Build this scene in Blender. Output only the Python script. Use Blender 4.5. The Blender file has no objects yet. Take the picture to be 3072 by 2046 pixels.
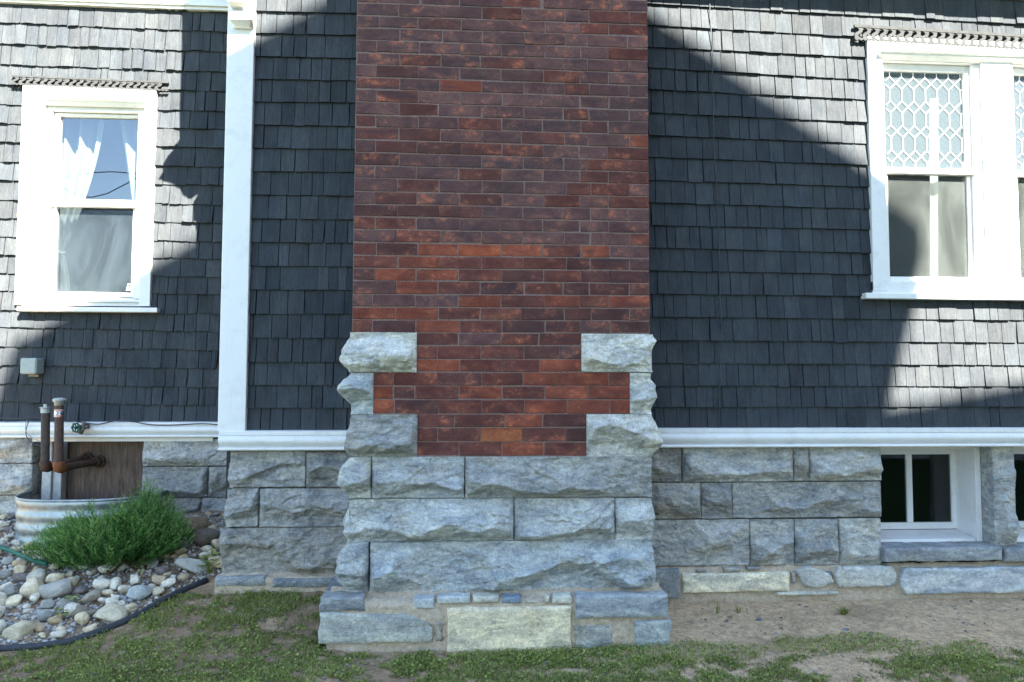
import bpy, bmesh, math, random
import numpy as np
from mathutils import Vector, Matrix

random.seed(7)
rng = np.random.default_rng(11)
sc = bpy.context.scene
COL = sc.collection
R = math.radians

# ------------------------------------------------------------------ camera
F, CX, CY = 2240.0, 1536.0, 1023.0
YAW, PITCH, ROLL = R(4.0), math.atan(0.055), 0.0030
CAM = Vector((0.0, -4.18, 1.26))
_f = Vector((math.sin(YAW) * math.cos(PITCH), math.cos(YAW) * math.cos(PITCH), math.sin(PITCH)))
_r0 = Vector((math.cos(YAW), -math.sin(YAW), 0.0))
_u0 = _r0.cross(_f)
_r = _r0 * math.cos(ROLL) + _u0 * math.sin(ROLL)
_u = _u0 * math.cos(ROLL) - _r0 * math.sin(ROLL)
cd = bpy.data.cameras.new('camera')
cd.sensor_width = 36.0
cd.lens = F / 3072 * 36.0
cd.clip_start = 0.05
cd.clip_end = 500.0
cam = bpy.data.objects.new('camera', cd)
COL.objects.link(cam)
m = Matrix((( _r.x, _u.x, -_f.x, CAM.x), (_r.y, _u.y, -_f.y, CAM.y), (_r.z, _u.z, -_f.z, CAM.z), (0, 0, 0, 1)))
cam.matrix_world = m
sc.camera = cam

# ------------------------------------------------------------------ light
SUN = Vector((-0.506, 1.0, -1.042)).normalized()      # direction the light travels
w = bpy.data.worlds.new('World')
sc.world = w
w.use_nodes = True
nt = w.node_tree
nt.nodes.clear()
sky = nt.nodes.new('ShaderNodeTexSky')
sky.sky_type = 'NISHITA'
sky.sun_disc = False
sky.sun_elevation = math.asin(-SUN.z)
sky.sun_rotation = math.atan2(-SUN.x, -SUN.y)
sky.altitude = 100
sky.air_density = 1.0
sky.dust_density = 0.2
sky.ozone_density = 1.0
bg = nt.nodes.new('ShaderNodeBackground')
bg.inputs['Strength'].default_value = 0.062
wo = nt.nodes.new('ShaderNodeOutputWorld')
nt.links.new(sky.outputs[0], bg.inputs[0])
nt.links.new(bg.outputs[0], wo.inputs[0])
sl = bpy.data.lights.new('sun', 'SUN')
sl.energy = 5.0
sl.angle = R(0.5)
sl.color = (1.0, 0.925, 0.80)
so = bpy.data.objects.new('sun', sl)
COL.objects.link(so)
so.rotation_mode = 'QUATERNION'
so.rotation_quaternion = SUN.to_track_quat('-Z', 'Y')
so.location = (5, -12, 12)
sc.view_settings.view_transform = 'Standard'
sc.view_settings.look = 'None'
sc.view_settings.exposure = 3.48
sc.view_settings.gamma = 1.0
sc.view_settings.use_curve_mapping = False
sc.cycles.max_bounces = 7
sc.cycles.transparent_max_bounces = 12

# ------------------------------------------------------------------ measuring helpers
def ray(px, py):
    return _f + _r * ((px - CX) / F) - _u * ((py - CY) / F)
def P(px, py, Y):
    d = ray(px, py)
    t = (Y - CAM.y) / d.y
    return CAM.x + d.x * t, CAM.z + d.z * t
def PX(px, py, Y): return P(px, py, Y)[0]
def PZ(px, py, Y): return P(px, py, Y)[1]

YW, YC, YF, YL = 0.0, -0.48, -0.60, 0.85    # wall, chimney face, footing face, set-back wall

# ------------------------------------------------------------------ numpy noise
def _h(ix, iy, iz, s):
    n = (ix * 374761393 + iy * 668265263 + iz * 2147483647 + s * 1274126177) & 0xffffffff
    n = (n ^ (n >> 13)) * 1274126177 & 0xffffffff
    n = (n ^ (n >> 16)) & 0xffffffff
    return n / 4294967295.0
def vnoise(x, y, z=None, s=0):
    x = np.asarray(x, float); y = np.asarray(y, float)
    z = np.zeros_like(x) if z is None else np.asarray(z, float)
    ix = np.floor(x).astype(np.int64); iy = np.floor(y).astype(np.int64); iz = np.floor(z).astype(np.int64)
    fx, fy, fz = x - ix, y - iy, z - iz
    fx = fx * fx * (3 - 2 * fx); fy = fy * fy * (3 - 2 * fy); fz = fz * fz * (3 - 2 * fz)
    def L(a, b, t): return a + (b - a) * t
    r = L(L(L(_h(ix, iy, iz, s), _h(ix + 1, iy, iz, s), fx), L(_h(ix, iy + 1, iz, s), _h(ix + 1, iy + 1, iz, s), fx), fy),
          L(L(_h(ix, iy, iz + 1, s), _h(ix + 1, iy, iz + 1, s), fx), L(_h(ix, iy + 1, iz + 1, s), _h(ix + 1, iy + 1, iz + 1, s), fx), fy), fz)
    return r * 2 - 1
def fbm(x, y, z=None, s=0, o=4):
    a, t, r = 1.0, 0.0, 0.0
    k = 1.0
    for i in range(o):
        r = r + a * vnoise(np.asarray(x) * k, np.asarray(y) * k, None if z is None else np.asarray(z) * k, s + i * 17)
        t += a; a *= 0.5; k *= 2.03
    return r / t
def sstep(a, b, x):
    t = np.clip((x - a) / (b - a), 0, 1)
    return t * t * (3 - 2 * t)

# ------------------------------------------------------------------ object helpers
def link_mesh(name, me, mat, parent=None, smooth=False):
    if mat is not None and not me.materials: me.materials.append(mat)
    if smooth:
        me.polygons.foreach_set('use_smooth', [True] * len(me.polygons))
    o = bpy.data.objects.new(name, me)
    COL.objects.link(o)
    if parent is not None: o.parent = parent
    return o
def mesh(name, verts, faces, mat, parent=None, smooth=False):
    me = bpy.data.meshes.new(name)
    me.from_pydata([tuple(v) for v in verts], [], [tuple(f) for f in faces])
    me.update()
    return link_mesh(name, me, mat, parent, smooth)
def tri_mesh(name, V, T, mat, parent=None, smooth=False, cols=None):
    """fast path: V (n,3) array, T (m,3) array"""
    me = bpy.data.meshes.new(name)
    V = np.asarray(V, np.float32); T = np.asarray(T, np.int32)
    n = T.shape[1]
    me.vertices.add(len(V)); me.vertices.foreach_set('co', V.ravel())
    me.loops.add(T.size); me.loops.foreach_set('vertex_index', T.ravel())
    me.polygons.add(len(T)); me.polygons.foreach_set('loop_start', np.arange(0, T.size, n, dtype=np.int32))
    me.update(calc_edges=True)
    if cols is not None:
        a = me.attributes.new('tint', 'FLOAT', 'POINT')
        a.data.foreach_set('value', np.asarray(cols, np.float32))
    return link_mesh(name, me, mat, parent, smooth)
def thing(name, label, cat, loc=(0, 0, 0), group=None, kind=None):
    o = bpy.data.objects.new(name, None)
    COL.objects.link(o)
    o.location = loc
    o.empty_display_size = 0.1
    tag(o, label, cat, group, kind)
    return o
def tag(o, label=None, cat=None, group=None, kind=None):
    if label: o['label'] = label
    if cat: o['category'] = cat
    if group: o['group'] = group
    if kind: o['kind'] = kind
    return o
BOXF = [(0, 1, 3, 2), (4, 6, 7, 5), (0, 4, 5, 1), (2, 3, 7, 6), (0, 2, 6, 4), (1, 5, 7, 3)]
class MB:
    def __init__(s): s.v = []; s.f = []
    def add(s, v, f):
        b = len(s.v); s.v += [tuple(p) for p in v]; s.f += [tuple(i + b for i in q) for q in f]
    def box(s, x0, x1, y0, y1, z0, z1):
        s.add([(x, y, z) for x in (x0, x1) for y in (y0, y1) for z in (z0, z1)], BOXF)
    def prism(s, pts, y0, y1):
        n = len(pts)
        v = [(p[0], y0, p[1]) for p in pts] + [(p[0], y1, p[1]) for p in pts]
        f = [tuple(range(n)), tuple(range(2 * n - 1, n - 1, -1))] + [(i, i + n, (i + 1) % n + n, (i + 1) % n) for i in range(n)]
        s.add(v, f)
    def extrude_x(s, prof, x0, x1):
        """prof: list of (y, z)"""
        n = len(prof)
        v = [(x0, p[0], p[1]) for p in prof] + [(x1, p[0], p[1]) for p in prof]
        f = [tuple(range(n)), tuple(range(2 * n - 1, n - 1, -1))] + [(i, (i + 1) % n, (i + 1) % n + n, i + n) for i in range(n)]
        s.add(v, f)
    def tube(s, pts, r, k=8, cap=True):
        pts = [Vector(p) for p in pts]
        rr = r if isinstance(r, (list, tuple)) else [r] * len(pts)
        b = len(s.v); up = None
        for i, p in enumerate(pts):
            d = (pts[min(i + 1, len(pts) - 1)] - pts[max(i - 1, 0)]).normalized()
            if up is None:
                a = Vector((0, 0, 1)) if abs(d.z) < 0.9 else Vector((1, 0, 0))
                up = (a - d * a.dot(d)).normalized()
            else:
                up = (up - d * up.dot(d)).normalized()
            q = d.cross(up)
            for j in range(k):
                t = 2 * math.pi * j / k
                s.v.append(tuple(p + (up * math.cos(t) + q * math.sin(t)) * rr[i]))
        for i in range(len(pts) - 1):
            for j in range(k):
                a = b + i * k + j; c = b + i * k + (j + 1) % k
                s.f.append((a, c, c + k, a + k))
        if cap:
            s.f.append(tuple(b + j for j in range(k))[::-1])
            s.f.append(tuple(b + (len(pts) - 1) * k + j for j in range(k)))
    def build(s, name, mat, parent=None, bevel=0.0, smooth=False, seg=1):
        me = bpy.data.meshes.new(name)
        me.from_pydata(s.v, [], s.f)
        bm = bmesh.new(); bm.from_mesh(me)
        bmesh.ops.recalc_face_normals(bm, faces=bm.faces)
        if bevel > 0:
            bmesh.ops.bevel(bm, geom=bm.edges[:], offset=bevel, segments=seg, affect='EDGES', profile=0.6, clamp_overlap=True)
        bm.to_mesh(me); bm.free()
        return link_mesh(name, me, mat, parent, smooth)
def box(name, x0, x1, y0, y1, z0, z1, mat, parent=None, bevel=0.002):
    b = MB(); b.box(x0, x1, y0, y1, z0, z1)
    return b.build(name, mat, parent, bevel)
def pbox(name, px0, px1, pyt, pyb, yf, yb, mat, parent=None, bevel=0.002, at=None):
    """box whose front face, at depth yf, spans the measured interval"""
    pym = (pyt + pyb) / 2; pxm = (px0 + px1) / 2 if at is None else at
    return box(name, PX(px0, pym, yf), PX(px1, pym, yf), yf, yb, PZ(pxm, pyb, yf), PZ(pxm, pyt, yf), mat, parent, bevel)

# ------------------------------------------------------------------ materials
class NT:
    def __init__(s, name, rough=0.7, spec=0.3):
        s.m = bpy.data.materials.new(name); s.m.use_nodes = True
        s.t = s.m.node_tree; s.b = s.t.nodes['Principled BSDF']
        s.b.inputs['Roughness'].default_value = rough
        s.b.inputs['Specular IOR Level'].default_value = spec
        s.co = s.n('ShaderNodeTexCoord').outputs['Object']
    def n(s, t, **k):
        x = s.t.nodes.new(t)
        for a, v in k.items(): setattr(x, a, v)
        return x
    def l(s, a, b): s.t.links.new(a, b)
    def val(s, inp, v):
        if hasattr(v, 'links') or isinstance(v, bpy.types.NodeSocket): s.l(v, inp)
        elif isinstance(v, (tuple, list)) and len(v) == 3 and inp.type == 'RGBA': inp.default_value = (*v, 1)
        else: inp.default_value = v
    def map(s, scale=(1, 1, 1), rot=(0, 0, 0), loc=None, src=None):
        x = s.n('ShaderNodeMapping'); s.l(src or s.co, x.inputs[0])
        x.inputs['Scale'].default_value = scale; x.inputs['Rotation'].default_value = rot
        if loc is not None: s.val(x.inputs['Location'], loc)
        return x.outputs[0]
    def noise(s, vec, scale, detail=4, rough=0.6, dist=0.0, w=None):
        x = s.n('ShaderNodeTexNoise'); s.l(vec, x.inputs['Vector'])
        if w is not None:
            x.noise_dimensions = '4D'; s.val(x.inputs['W'], w)
        x.inputs['Scale'].default_value = scale; x.inputs['Detail'].default_value = detail
        x.inputs['Roughness'].default_value = rough; x.inputs['Distortion'].default_value = dist
        return x.outputs[0]
    def ramp(s, v, a, b, c0=0.0, c1=1.0):
        x = s.n('ShaderNodeMapRange'); s.l(v, x.inputs[0])
        for i, q in zip((1, 2, 3, 4), (a, b, c0, c1)): s.val(x.inputs[i], q)
        return x.outputs[0]
    def math(s, op, a, b=0.0):
        x = s.n('ShaderNodeMath', operation=op); s.val(x.inputs[0], a); s.val(x.inputs[1], b)
        return x.outputs[0]
    def mix(s, f, a, b, mode='MIX'):
        x = s.n('ShaderNodeMix', data_type='RGBA', blend_type=mode)
        s.val(x.inputs[0], f); s.val(x.inputs[6], a); s.val(x.inputs[7], b)
        return x.outputs[2]
    def info(s, k): return s.n('ShaderNodeObjectInfo').outputs[k]
    def bump(s, h, dist=0.002, strength=1.0, prev=None):
        x = s.n('ShaderNodeBump'); s.l(h, x.inputs['Height'])
        x.inputs['Distance'].default_value = dist; x.inputs['Strength'].default_value = strength
        if prev is not None: s.l(prev, x.inputs['Normal'])
        return x.outputs[0]
    def done(s, col, nrm=None, rough=None):
        s.val(s.b.inputs['Base Color'], col)
        if nrm is not None: s.l(nrm, s.b.inputs['Normal'])
        if rough is not None: s.val(s.b.inputs['Roughness'], rough)
        return s.m

def mat_shingle():
    m = NT('stained_shingle', 0.85, 0.08)
    rnd = m.info('Random')
    w_ = m.math('MULTIPLY', rnd, 40.0)
    grain = m.noise(m.map((90, 90, 5)), 1.0, 4, 0.7, 0.6, w_)
    fine = m.noise(m.map((260, 260, 60)), 1.0, 3, 0.6, 0.0, w_)
    blot = m.noise(m.map((7, 7, 4)), 1.0, 4, 0.6, 0.4)
    col = m.mix(m.ramp(grain, 0.35, 0.68, 0.0, 1.0), (0.80, 0.80, 0.80), (1.15, 1.15, 1.15))
    c = m.mix(1.0, m.info('Color'), col, 'MULTIPLY')
    c = m.mix(1.0, c, m.mix(m.ramp(blot, 0.38, 0.62), (0.86, 0.86, 0.88), (1.12, 1.11, 1.09)), 'MULTIPLY')
    c = m.mix(1.0, c, m.mix(m.ramp(fine, 0.3, 0.7), (0.8, 0.8, 0.8), (1.2, 1.2, 1.2)), 'MULTIPLY')
    b = m.bump(grain, 0.0025, 0.8); b = m.bump(fine, 0.0008, 0.6, b)
    return m.done(c, b)
def mat_brick():
    m = NT('brick', 0.9, 0.06)
    rnd = m.info('Random'); w_ = m.math('MULTIPLY', rnd, 60.0)
    big = m.noise(m.map((9, 9, 14)), 1.0, 4, 0.62, 0.5, w_)
    fine = m.noise(m.co, 190, 4, 0.7)
    mid = m.noise(m.map((26, 26, 34)), 1.0, 4, 0.65, 0.2, w_)
    shadow_streak = m.noise(m.map((3.2, 3, 22), (0, R(-38), 0)), 1.0, 3, 0.6, 0.3)
    c = m.mix(m.ramp(big, 0.36, 0.6), m.mix(1.0, m.info('Color'), (0.62, 0.58, 0.66), 'MULTIPLY'), m.info('Color'))
    soot = m.noise(m.map((1.3, 1.3, 2.2)), 1.0, 4, 0.6, 0.5)
    c = m.mix(m.ramp(soot, 0.45, 0.68, 0.0, 0.45), c, (0.06, 0.045, 0.045))
    blaze = m.math('MULTIPLY', m.ramp(mid, 0.49, 0.66), m.ramp(big, 0.5, 0.62, 0.0, 0.85))
    c = m.mix(blaze, c, (0.48, 0.155, 0.085))
    c = m.mix(m.ramp(shadow_streak, 0.57, 0.7, 0.0, 0.5), c, (0.045, 0.04, 0.05))  # diagonal shadow streaks painted into the brick colour
    c = m.mix(1.0, c, m.mix(m.ramp(fine, 0.3, 0.72), (0.6, 0.6, 0.62), (1.45, 1.4, 1.35)), 'MULTIPLY')
    b = m.bump(fine, 0.0016, 0.9); b = m.bump(mid, 0.004, 0.5, b)
    return m.done(c, b)
def mat_stone(k=1.0, name='rock_faced_marble'):
    m = NT(name, 0.85, 0.12)
    rnd = m.info('Random'); w_ = m.math('MULTIPLY', rnd, 30.0)
    vein = m.noise(m.map((5, 5, 13), (0, R(28), 0)), 1.0, 6, 0.65, 1.2, w_)
    vein2 = m.noise(m.map((14, 14, 60), (0, R(-30), 0)), 1.0, 5, 0.7, 1.5, w_)
    blot = m.noise(m.co, 5.0, 4, 0.6, 0.4, w_)
    fine = m.noise(m.co, 150, 5, 0.72)
    spec = m.noise(m.co, 520, 2, 0.6)
    mid = m.noise(m.co, 42, 6, 0.75, 0.6, w_)
    vo = m.n('ShaderNodeTexVoronoi'); m.l(m.map((22, 22, 38), (R(8), R(14), 0)), vo.inputs['Vector']); vo.inputs['Scale'].default_value = 1.0
    vw = m.n('ShaderNodeVectorMath', operation='ADD'); nz3 = m.n('ShaderNodeTexNoise'); m.l(m.co, nz3.inputs['Vector']); nz3.inputs['Scale'].default_value = 14; nz3.inputs['Detail'].default_value = 4
    m.l(m.map((22, 22, 38), (R(8), R(14), 0)), vw.inputs[0]); sc3 = m.n('ShaderNodeVectorMath', operation='SCALE'); m.l(nz3.outputs['Color'], sc3.inputs[0]); sc3.inputs['Scale'].default_value = 2.2
    m.l(sc3.outputs[0], vw.inputs[1]); m.l(vw.outputs[0], vo.inputs['Vector'])
    c = m.mix(m.ramp(vein, 0.36, 0.64), m.mix(1.0, m.info('Color'), (0.60, 0.62, 0.66), 'MULTIPLY'), m.mix(1.0, m.info('Color'), (1.25, 1.22, 1.16), 'MULTIPLY'))
    c = m.mix(m.ramp(vein2, 0.56, 0.66, 0.0, 0.35), c, (0.62, 0.64, 0.66))
    c = m.mix(m.ramp(blot, 0.52, 0.72, 0.0, 0.55), c, m.mix(1.0, m.info('Color'), (0.85, 0.72, 0.55), 'MULTIPLY'))
    c = m.mix(1.0, c, m.mix(m.ramp(fine, 0.3, 0.7), (0.7, 0.7, 0.72), (1.26, 1.25, 1.24)), 'MULTIPLY')
    c = m.mix(m.ramp(spec, 0.66, 0.8, 0.0, 0.35), c, (0.06, 0.06, 0.06))
    c = m.mix(1.0, c, m.mix(m.ramp(mid, 0.33, 0.66), (0.68, 0.69, 0.70), (1.2, 1.2, 1.19)), 'MULTIPLY')
    ck = m.noise(m.map((9, 9, 26), (0, R(12), 0)), 1.0, 6, 0.6, 1.0, w_)
    cr = m.math('SUBTRACT', 1.0, m.ramp(m.math('ABSOLUTE', m.math('SUBTRACT', ck, 0.5)), 0.0, 0.012))
    c = m.mix(m.math('MULTIPLY', cr, m.ramp(blot, 0.4, 0.6, 0.1, 0.7)), c, (0.07, 0.075, 0.08))
    b = m.bump(fine, 0.004, 0.8); b = m.bump(mid, 0.014 * k, 0.8 * k, b); b = m.bump(m.math('SUBTRACT', 1.0, vo.outputs['Distance']), -0.016 * k, 0.75 * k, b); b = m.bump(m.math('SUBTRACT', 1.0, cr), 0.004, 0.5, b)
    c = m.mix(1.0, c, (1.17, 1.17, 1.14), 'MULTIPLY')
    return m.done(c, b)
def mat_flat(name, c, rough=0.7, var=0.12, scale=60, bump=0.0005, spec=0.3, metal=0.0):
    m = NT(name, rough, spec)
    n = m.noise(m.co, scale, 4, 0.6)
    lo = tuple(x * (1 - var) for x in c); hi = tuple(min(1, x * (1 + var)) for x in c)
    m.b.inputs['Metallic'].default_value = metal
    return m.done(m.mix(m.ramp(n, 0.3, 0.7), lo, hi), m.bump(n, bump, 0.8) if bump else None)
def mat_paint():
    m = NT('white_paint', 0.45, 0.4)
    a = m.noise(m.map((30, 30, 160)), 1.0, 4, 0.6)
    d = m.noise(m.co, 9, 5, 0.7, 0.5)
    n = m.noise(m.co, 260, 3, 0.6)
    c = m.mix(m.ramp(d, 0.5, 0.72, 0.0, 0.5), (0.76, 0.755, 0.735), (0.56, 0.55, 0.50))
    dr = m.noise(m.map((45, 45, 2.5)), 1.0, 4, 0.65, 0.3); c = m.mix(m.ramp(dr, 0.6, 0.78, 0.0, 0.3), c, (0.5, 0.48, 0.43))
    c = m.mix(m.ramp(n, 0.68, 0.78, 0.0, 0.2), c, (0.4, 0.4, 0.38))
    b = m.bump(n, 0.0006, 0.7); b = m.bump(a, 0.0012, 0.4, b)
    return m.done(c, b)
def mat_mortar(name, c1, c2):
    m = NT(name, 0.95, 0.1)
    n = m.noise(m.co, 55, 6, 0.75); f = m.noise(m.co, 320, 3, 0.7)
    c = m.mix(m.ramp(n, 0.3, 0.7), c1, c2)
    c = m.mix(1.0, c, m.mix(m.ramp(f, 0.3, 0.7), (0.7, 0.7, 0.7), (1.3, 1.3, 1.3)), 'MULTIPLY')
    b = m.bump(f, 0.0015, 1.0); b = m.bump(n, 0.004, 0.8, b)
    return m.done(c, b)
def mat_ground():
    m = NT('earth', 0.97, 0.08)
    a = m.noise(m.co, 2.2, 5, 0.6, 0.3); b_ = m.noise(m.co, 28, 6, 0.75); f = m.noise(m.co, 240, 4, 0.75)
    x = m.n('ShaderNodeSeparateXYZ'); m.l(m.co, x.inputs[0])
    sandy = m.math('ADD', m.ramp(x.outputs[0], -1.1, 0.5, 0.0, 1.0), m.ramp(a, 0.35, 0.65, -0.45, 0.45))
    c = m.mix(sandy, (0.27, 0.19, 0.12), (0.56, 0.41, 0.255))
    c = m.mix(m.ramp(b_, 0.35, 0.68), m.mix(1.0, c, (0.62, 0.6, 0.58), 'MULTIPLY'), m.mix(1.0, c, (1.2, 1.2, 1.2), 'MULTIPLY'))
    c = m.mix(1.0, c, m.mix(m.ramp(f, 0.3, 0.7), (0.55, 0.55, 0.55), (1.45, 1.45, 1.45)), 'MULTIPLY')
    far = m.n('ShaderNodeVectorMath', operation='LENGTH'); m.l(m.co, far.inputs[0])
    c = m.mix(m.math('MAXIMUM', m.ramp(far.outputs['Value'], 4.2, 5.5), m.ramp(x.outputs[1], -1.3, -1.7)), c, m.mix(m.ramp(b_, 0.4, 0.6), (0.035, 0.06, 0.02), (0.07, 0.10, 0.035)))
    bb = m.bump(f, 0.003, 1.0); bb = m.bump(b_, 0.006, 0.8, bb)
    return m.done(c, bb)
def mat_cobble():
    m = NT('river_stone', 0.85, 0.12)
    w_ = m.math('MULTIPLY', m.info('Random'), 80.0)
    a = m.noise(m.co, 2.0, 5, 0.65, 0.8, w_); f = m.noise(m.co, 28, 4, 0.7, 0.0, w_)
    v = m.noise(m.map((1.2, 1.2, 9), (R(35), R(20), 0)), 1.0, 4, 0.6, 0.8, w_)
    c = m.mix(m.ramp(a, 0.35, 0.66), m.mix(1.0, m.info('Color'), (0.7, 0.7, 0.72), 'MULTIPLY'), m.mix(1.0, m.info('Color'), (1.15, 1.12, 1.08), 'MULTIPLY'))
    c = m.mix(m.ramp(v, 0.6, 0.68, 0.0, 0.4), c, (0.55, 0.54, 0.5))
    c = m.mix(1.0, c, m.mix(m.ramp(f, 0.3, 0.7), (0.84, 0.8, 0.72), (1.3, 1.24, 1.1)), 'MULTIPLY')
    f2 = m.noise(m.co, 7, 5, 0.7, 0.3, w_)
    return m.done(c, m.bump(f2, 0.12, 0.45, m.bump(f, 0.05, 0.3)))
def mat_leaf(name, dark, mid, light, trans=0.25):
    m = NT(name, 0.6, 0.25)
    at = m.n('ShaderNodeAttribute'); at.attribute_name = 'tint'
    c = m.mix(m.ramp(at.outputs['Fac'], 0.0, 0.5), dark, mid)
    c = m.mix(m.ramp(at.outputs['Fac'], 0.5, 1.0), c, light)
    m.done(c)
    if trans:
        tr = m.n('ShaderNodeBsdfTranslucent'); m.l(c, tr.inputs[0])
        mx = m.n('ShaderNodeMixShader'); mx.inputs[0].default_value = trans
        m.l(m.b.outputs[0], mx.inputs[1]); m.l(tr.outputs[0], mx.inputs[2])
        m.l(mx.outputs[0], m.t.nodes['Material Output'].inputs[0])
    return m.m
def mat_glass(name, refl=0.25, rough=0.0, tint=(0.9, 0.95, 0.95), wob=0.0, scale=60, diffuse=0.0):
    m = NT(name, 0.1); t = m.t
    tr = m.n('ShaderNodeBsdfTransparent'); m.val(tr.inputs[0], tint)
    gl = m.n('ShaderNodeBsdfGlossy'); gl.inputs['Roughness'].default_value = rough
    fr = m.n('ShaderNodeLayerWeight'); fr.inputs[0].default_value = 0.5
    f = m.math('ADD', m.math('POWER', fr.outputs['Facing'], 4.0), refl)
    if wob:
        n = m.noise(m.co, scale, 3, 0.6); b = m.bump(n, wob, 1.0); m.l(b, gl.inputs['Normal'])
    mx = m.n('ShaderNodeMixShader'); m.l(f, mx.inputs[0]); m.l(tr.outputs[0], mx.inputs[1]); m.l(gl.outputs[0], mx.inputs[2])
    out = mx.outputs[0]
    if diffuse:
        df = m.n('ShaderNodeBsdfDiffuse'); m.val(df.inputs[0], (0.62, 0.76, 0.86))
        if wob: m.l(b, df.inputs['Normal'])
        m2 = m.n('ShaderNodeMixShader'); m2.inputs[0].default_value = diffuse
        m.l(out, m2.inputs[1]); m.l(df.outputs[0], m2.inputs[2]); out = m2.outputs[0]
    m.l(out, t.nodes['Material Output'].inputs[0])
    return m.m
def mat_sheer(name, c, alpha, trans=0.5):
    m = NT(name, 0.9); t = m.t
    df = m.n('ShaderNodeBsdfDiffuse'); m.val(df.inputs[0], c)
    tl = m.n('ShaderNodeBsdfTranslucent'); m.val(tl.inputs[0], c)
    tp = m.n('ShaderNodeBsdfTransparent')
    if 'screen' in name:
        light_folds = m.noise(m.map((5, 5, 2.2), (0, R(20), 0)), 1.0, 4, 0.6, 0.8); fi = m.noise(m.co, 300, 2, 0.5)  # soft folds of light painted into the mesh colour, plus fine speckle
        cc = m.mix(m.ramp(light_folds, 0.35, 0.65), tuple(q * 0.6 for q in c), tuple(q * 1.35 for q in c)); cc = m.mix(1.0, cc, m.mix(m.ramp(fi, 0.3, 0.7), (0.85, 0.85, 0.85), (1.15, 1.15, 1.15)), 'MULTIPLY')
        m.l(cc, df.inputs[0]); m.l(cc, tl.inputs[0])
    a = m.n('ShaderNodeMixShader'); a.inputs[0].default_value = trans; m.l(df.outputs[0], a.inputs[1]); m.l(tl.outputs[0], a.inputs[2])
    b = m.n('ShaderNodeMixShader'); b.inputs[0].default_value = alpha; m.l(tp.outputs[0], b.inputs[1]); m.l(a.outputs[0], b.inputs[2])
    m.l(b.outputs[0], t.nodes['Material Output'].inputs[0])
    return m.m
def mat_rust():
    m = NT('rusted_iron', 0.85, 0.25)
    a = m.noise(m.co, 38, 5, 0.7); f = m.noise(m.co, 210, 4, 0.7)
    x = m.n('ShaderNodeSeparateXYZ'); m.l(m.co, x.inputs[0])
    c = m.mix(m.ramp(a, 0.4, 0.62), (0.055, 0.048, 0.046), (0.095, 0.064, 0.05))
    c = m.mix(1.0, c, m.mix(m.ramp(f, 0.3, 0.7), (0.6, 0.6, 0.6), (1.5, 1.4, 1.3)), 'MULTIPLY')
    c = m.mix(1.0, c, m.info('Color'), 'MULTIPLY')
    return m.done(c, m.bump(f, 0.0015, 0.9))
def mat_plywood():
    m = NT('weathered_plywood', 0.85, 0.15)
    g = m.noise(m.map((28, 5, 3.2)), 1.0, 5, 0.65, 2.0); f = m.noise(m.map((200, 20, 12)), 1.0, 4, 0.7)
    c = m.mix(m.ramp(g, 0.35, 0.65), (0.075, 0.055, 0.045), (0.16, 0.115, 0.09))
    c = m.mix(1.0, c, m.mix(m.ramp(f, 0.3, 0.7), (0.7, 0.7, 0.7), (1.25, 1.25, 1.25)), 'MULTIPLY')
    return m.done(c, m.bump(g, 0.002, 0.6))
def mat_galv():
    m = NT('galvanised_steel', 0.45, 0.5)
    m.b.inputs['Metallic'].default_value = 0.75
    a = m.noise(m.co, 22, 4, 0.6); d = m.noise(m.map((6, 6, 30)), 1.0, 5, 0.7)
    c = m.mix(m.ramp(a, 0.35, 0.65), (0.22, 0.25, 0.265), (0.36, 0.40, 0.415))
    c = m.mix(m.ramp(d, 0.55, 0.75, 0, 0.5), c, (0.3, 0.28, 0.25))
    return m.done(c, m.bump(a, 0.001, 0.4), m.ramp(a, 0.3, 0.7, 0.35, 0.6))

M = {}
M['shingle'] = mat_shingle()
M['brick'] = mat_brick()
M['stone'] = mat_stone()
M['flat_stone'] = mat_stone(0.35, 'sawn_marble')
M['white'] = mat_paint()
M['brick_mortar'] = mat_mortar('brick_mortar', (0.15, 0.10, 0.085), (0.27, 0.195, 0.17))
M['joint'] = mat_mortar('dark_joint_mortar', (0.05, 0.048, 0.045), (0.12, 0.115, 0.105))
M['sand_mortar'] = mat_mortar('sandy_mortar', (0.34, 0.27, 0.19), (0.58, 0.49, 0.37))
M['backing'] = mat_flat('wall_backing', (0.018, 0.02, 0.022), 0.9)
M['grey_wood'] = mat_flat('grey_stained_wood', (0.047, 0.050, 0.052), 0.85, 0.2, 40, 0.0005, 0.08)
M['earth'] = mat_ground()
M['cobble'] = mat_cobble()
M['glass'] = mat_glass('window_glass', 0.11, 0.0, (0.88, 0.93, 0.93))
M['ripple'] = mat_glass('rippled_glass', 0.06, 0.04, (0.8, 0.88, 0.9), 0.0016, 90, 0.05)
M['darkglass'] = mat_glass('basement_glass', 0.05, 0.03, (0.5, 0.55, 0.55))
M['shaded_white'] = mat_flat('shade_toned_white_paint', (0.42, 0.43, 0.42), 0.7, 0.2, 30, 0.001, 0.1)  # white of the posts, greyed to carry the shade under the trim
M['lead'] = mat_flat('white_came', (0.72, 0.74, 0.74), 0.5, 0.05)
M['screen'] = mat_sheer('insect_screen', (0.080, 0.092, 0.090), 0.36, 0.15)
M['screen2'] = mat_sheer('fine_insect_screen', (0.045, 0.06, 0.072), 0.36, 0.15)
M['curtain'] = mat_sheer('sheer_curtain', (0.36, 0.37, 0.375), 0.8, 0.3)
M['room'] = mat_flat('room_plaster', (0.02, 0.022, 0.024), 0.9, 0.1, 5, 0)
M['dark'] = mat_flat('dark_interior', (0.01, 0.011, 0.012), 0.9, 0.1, 5, 0)
M['rust'] = mat_rust()
M['ply'] = mat_plywood()
M['galv'] = mat_galv()
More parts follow.
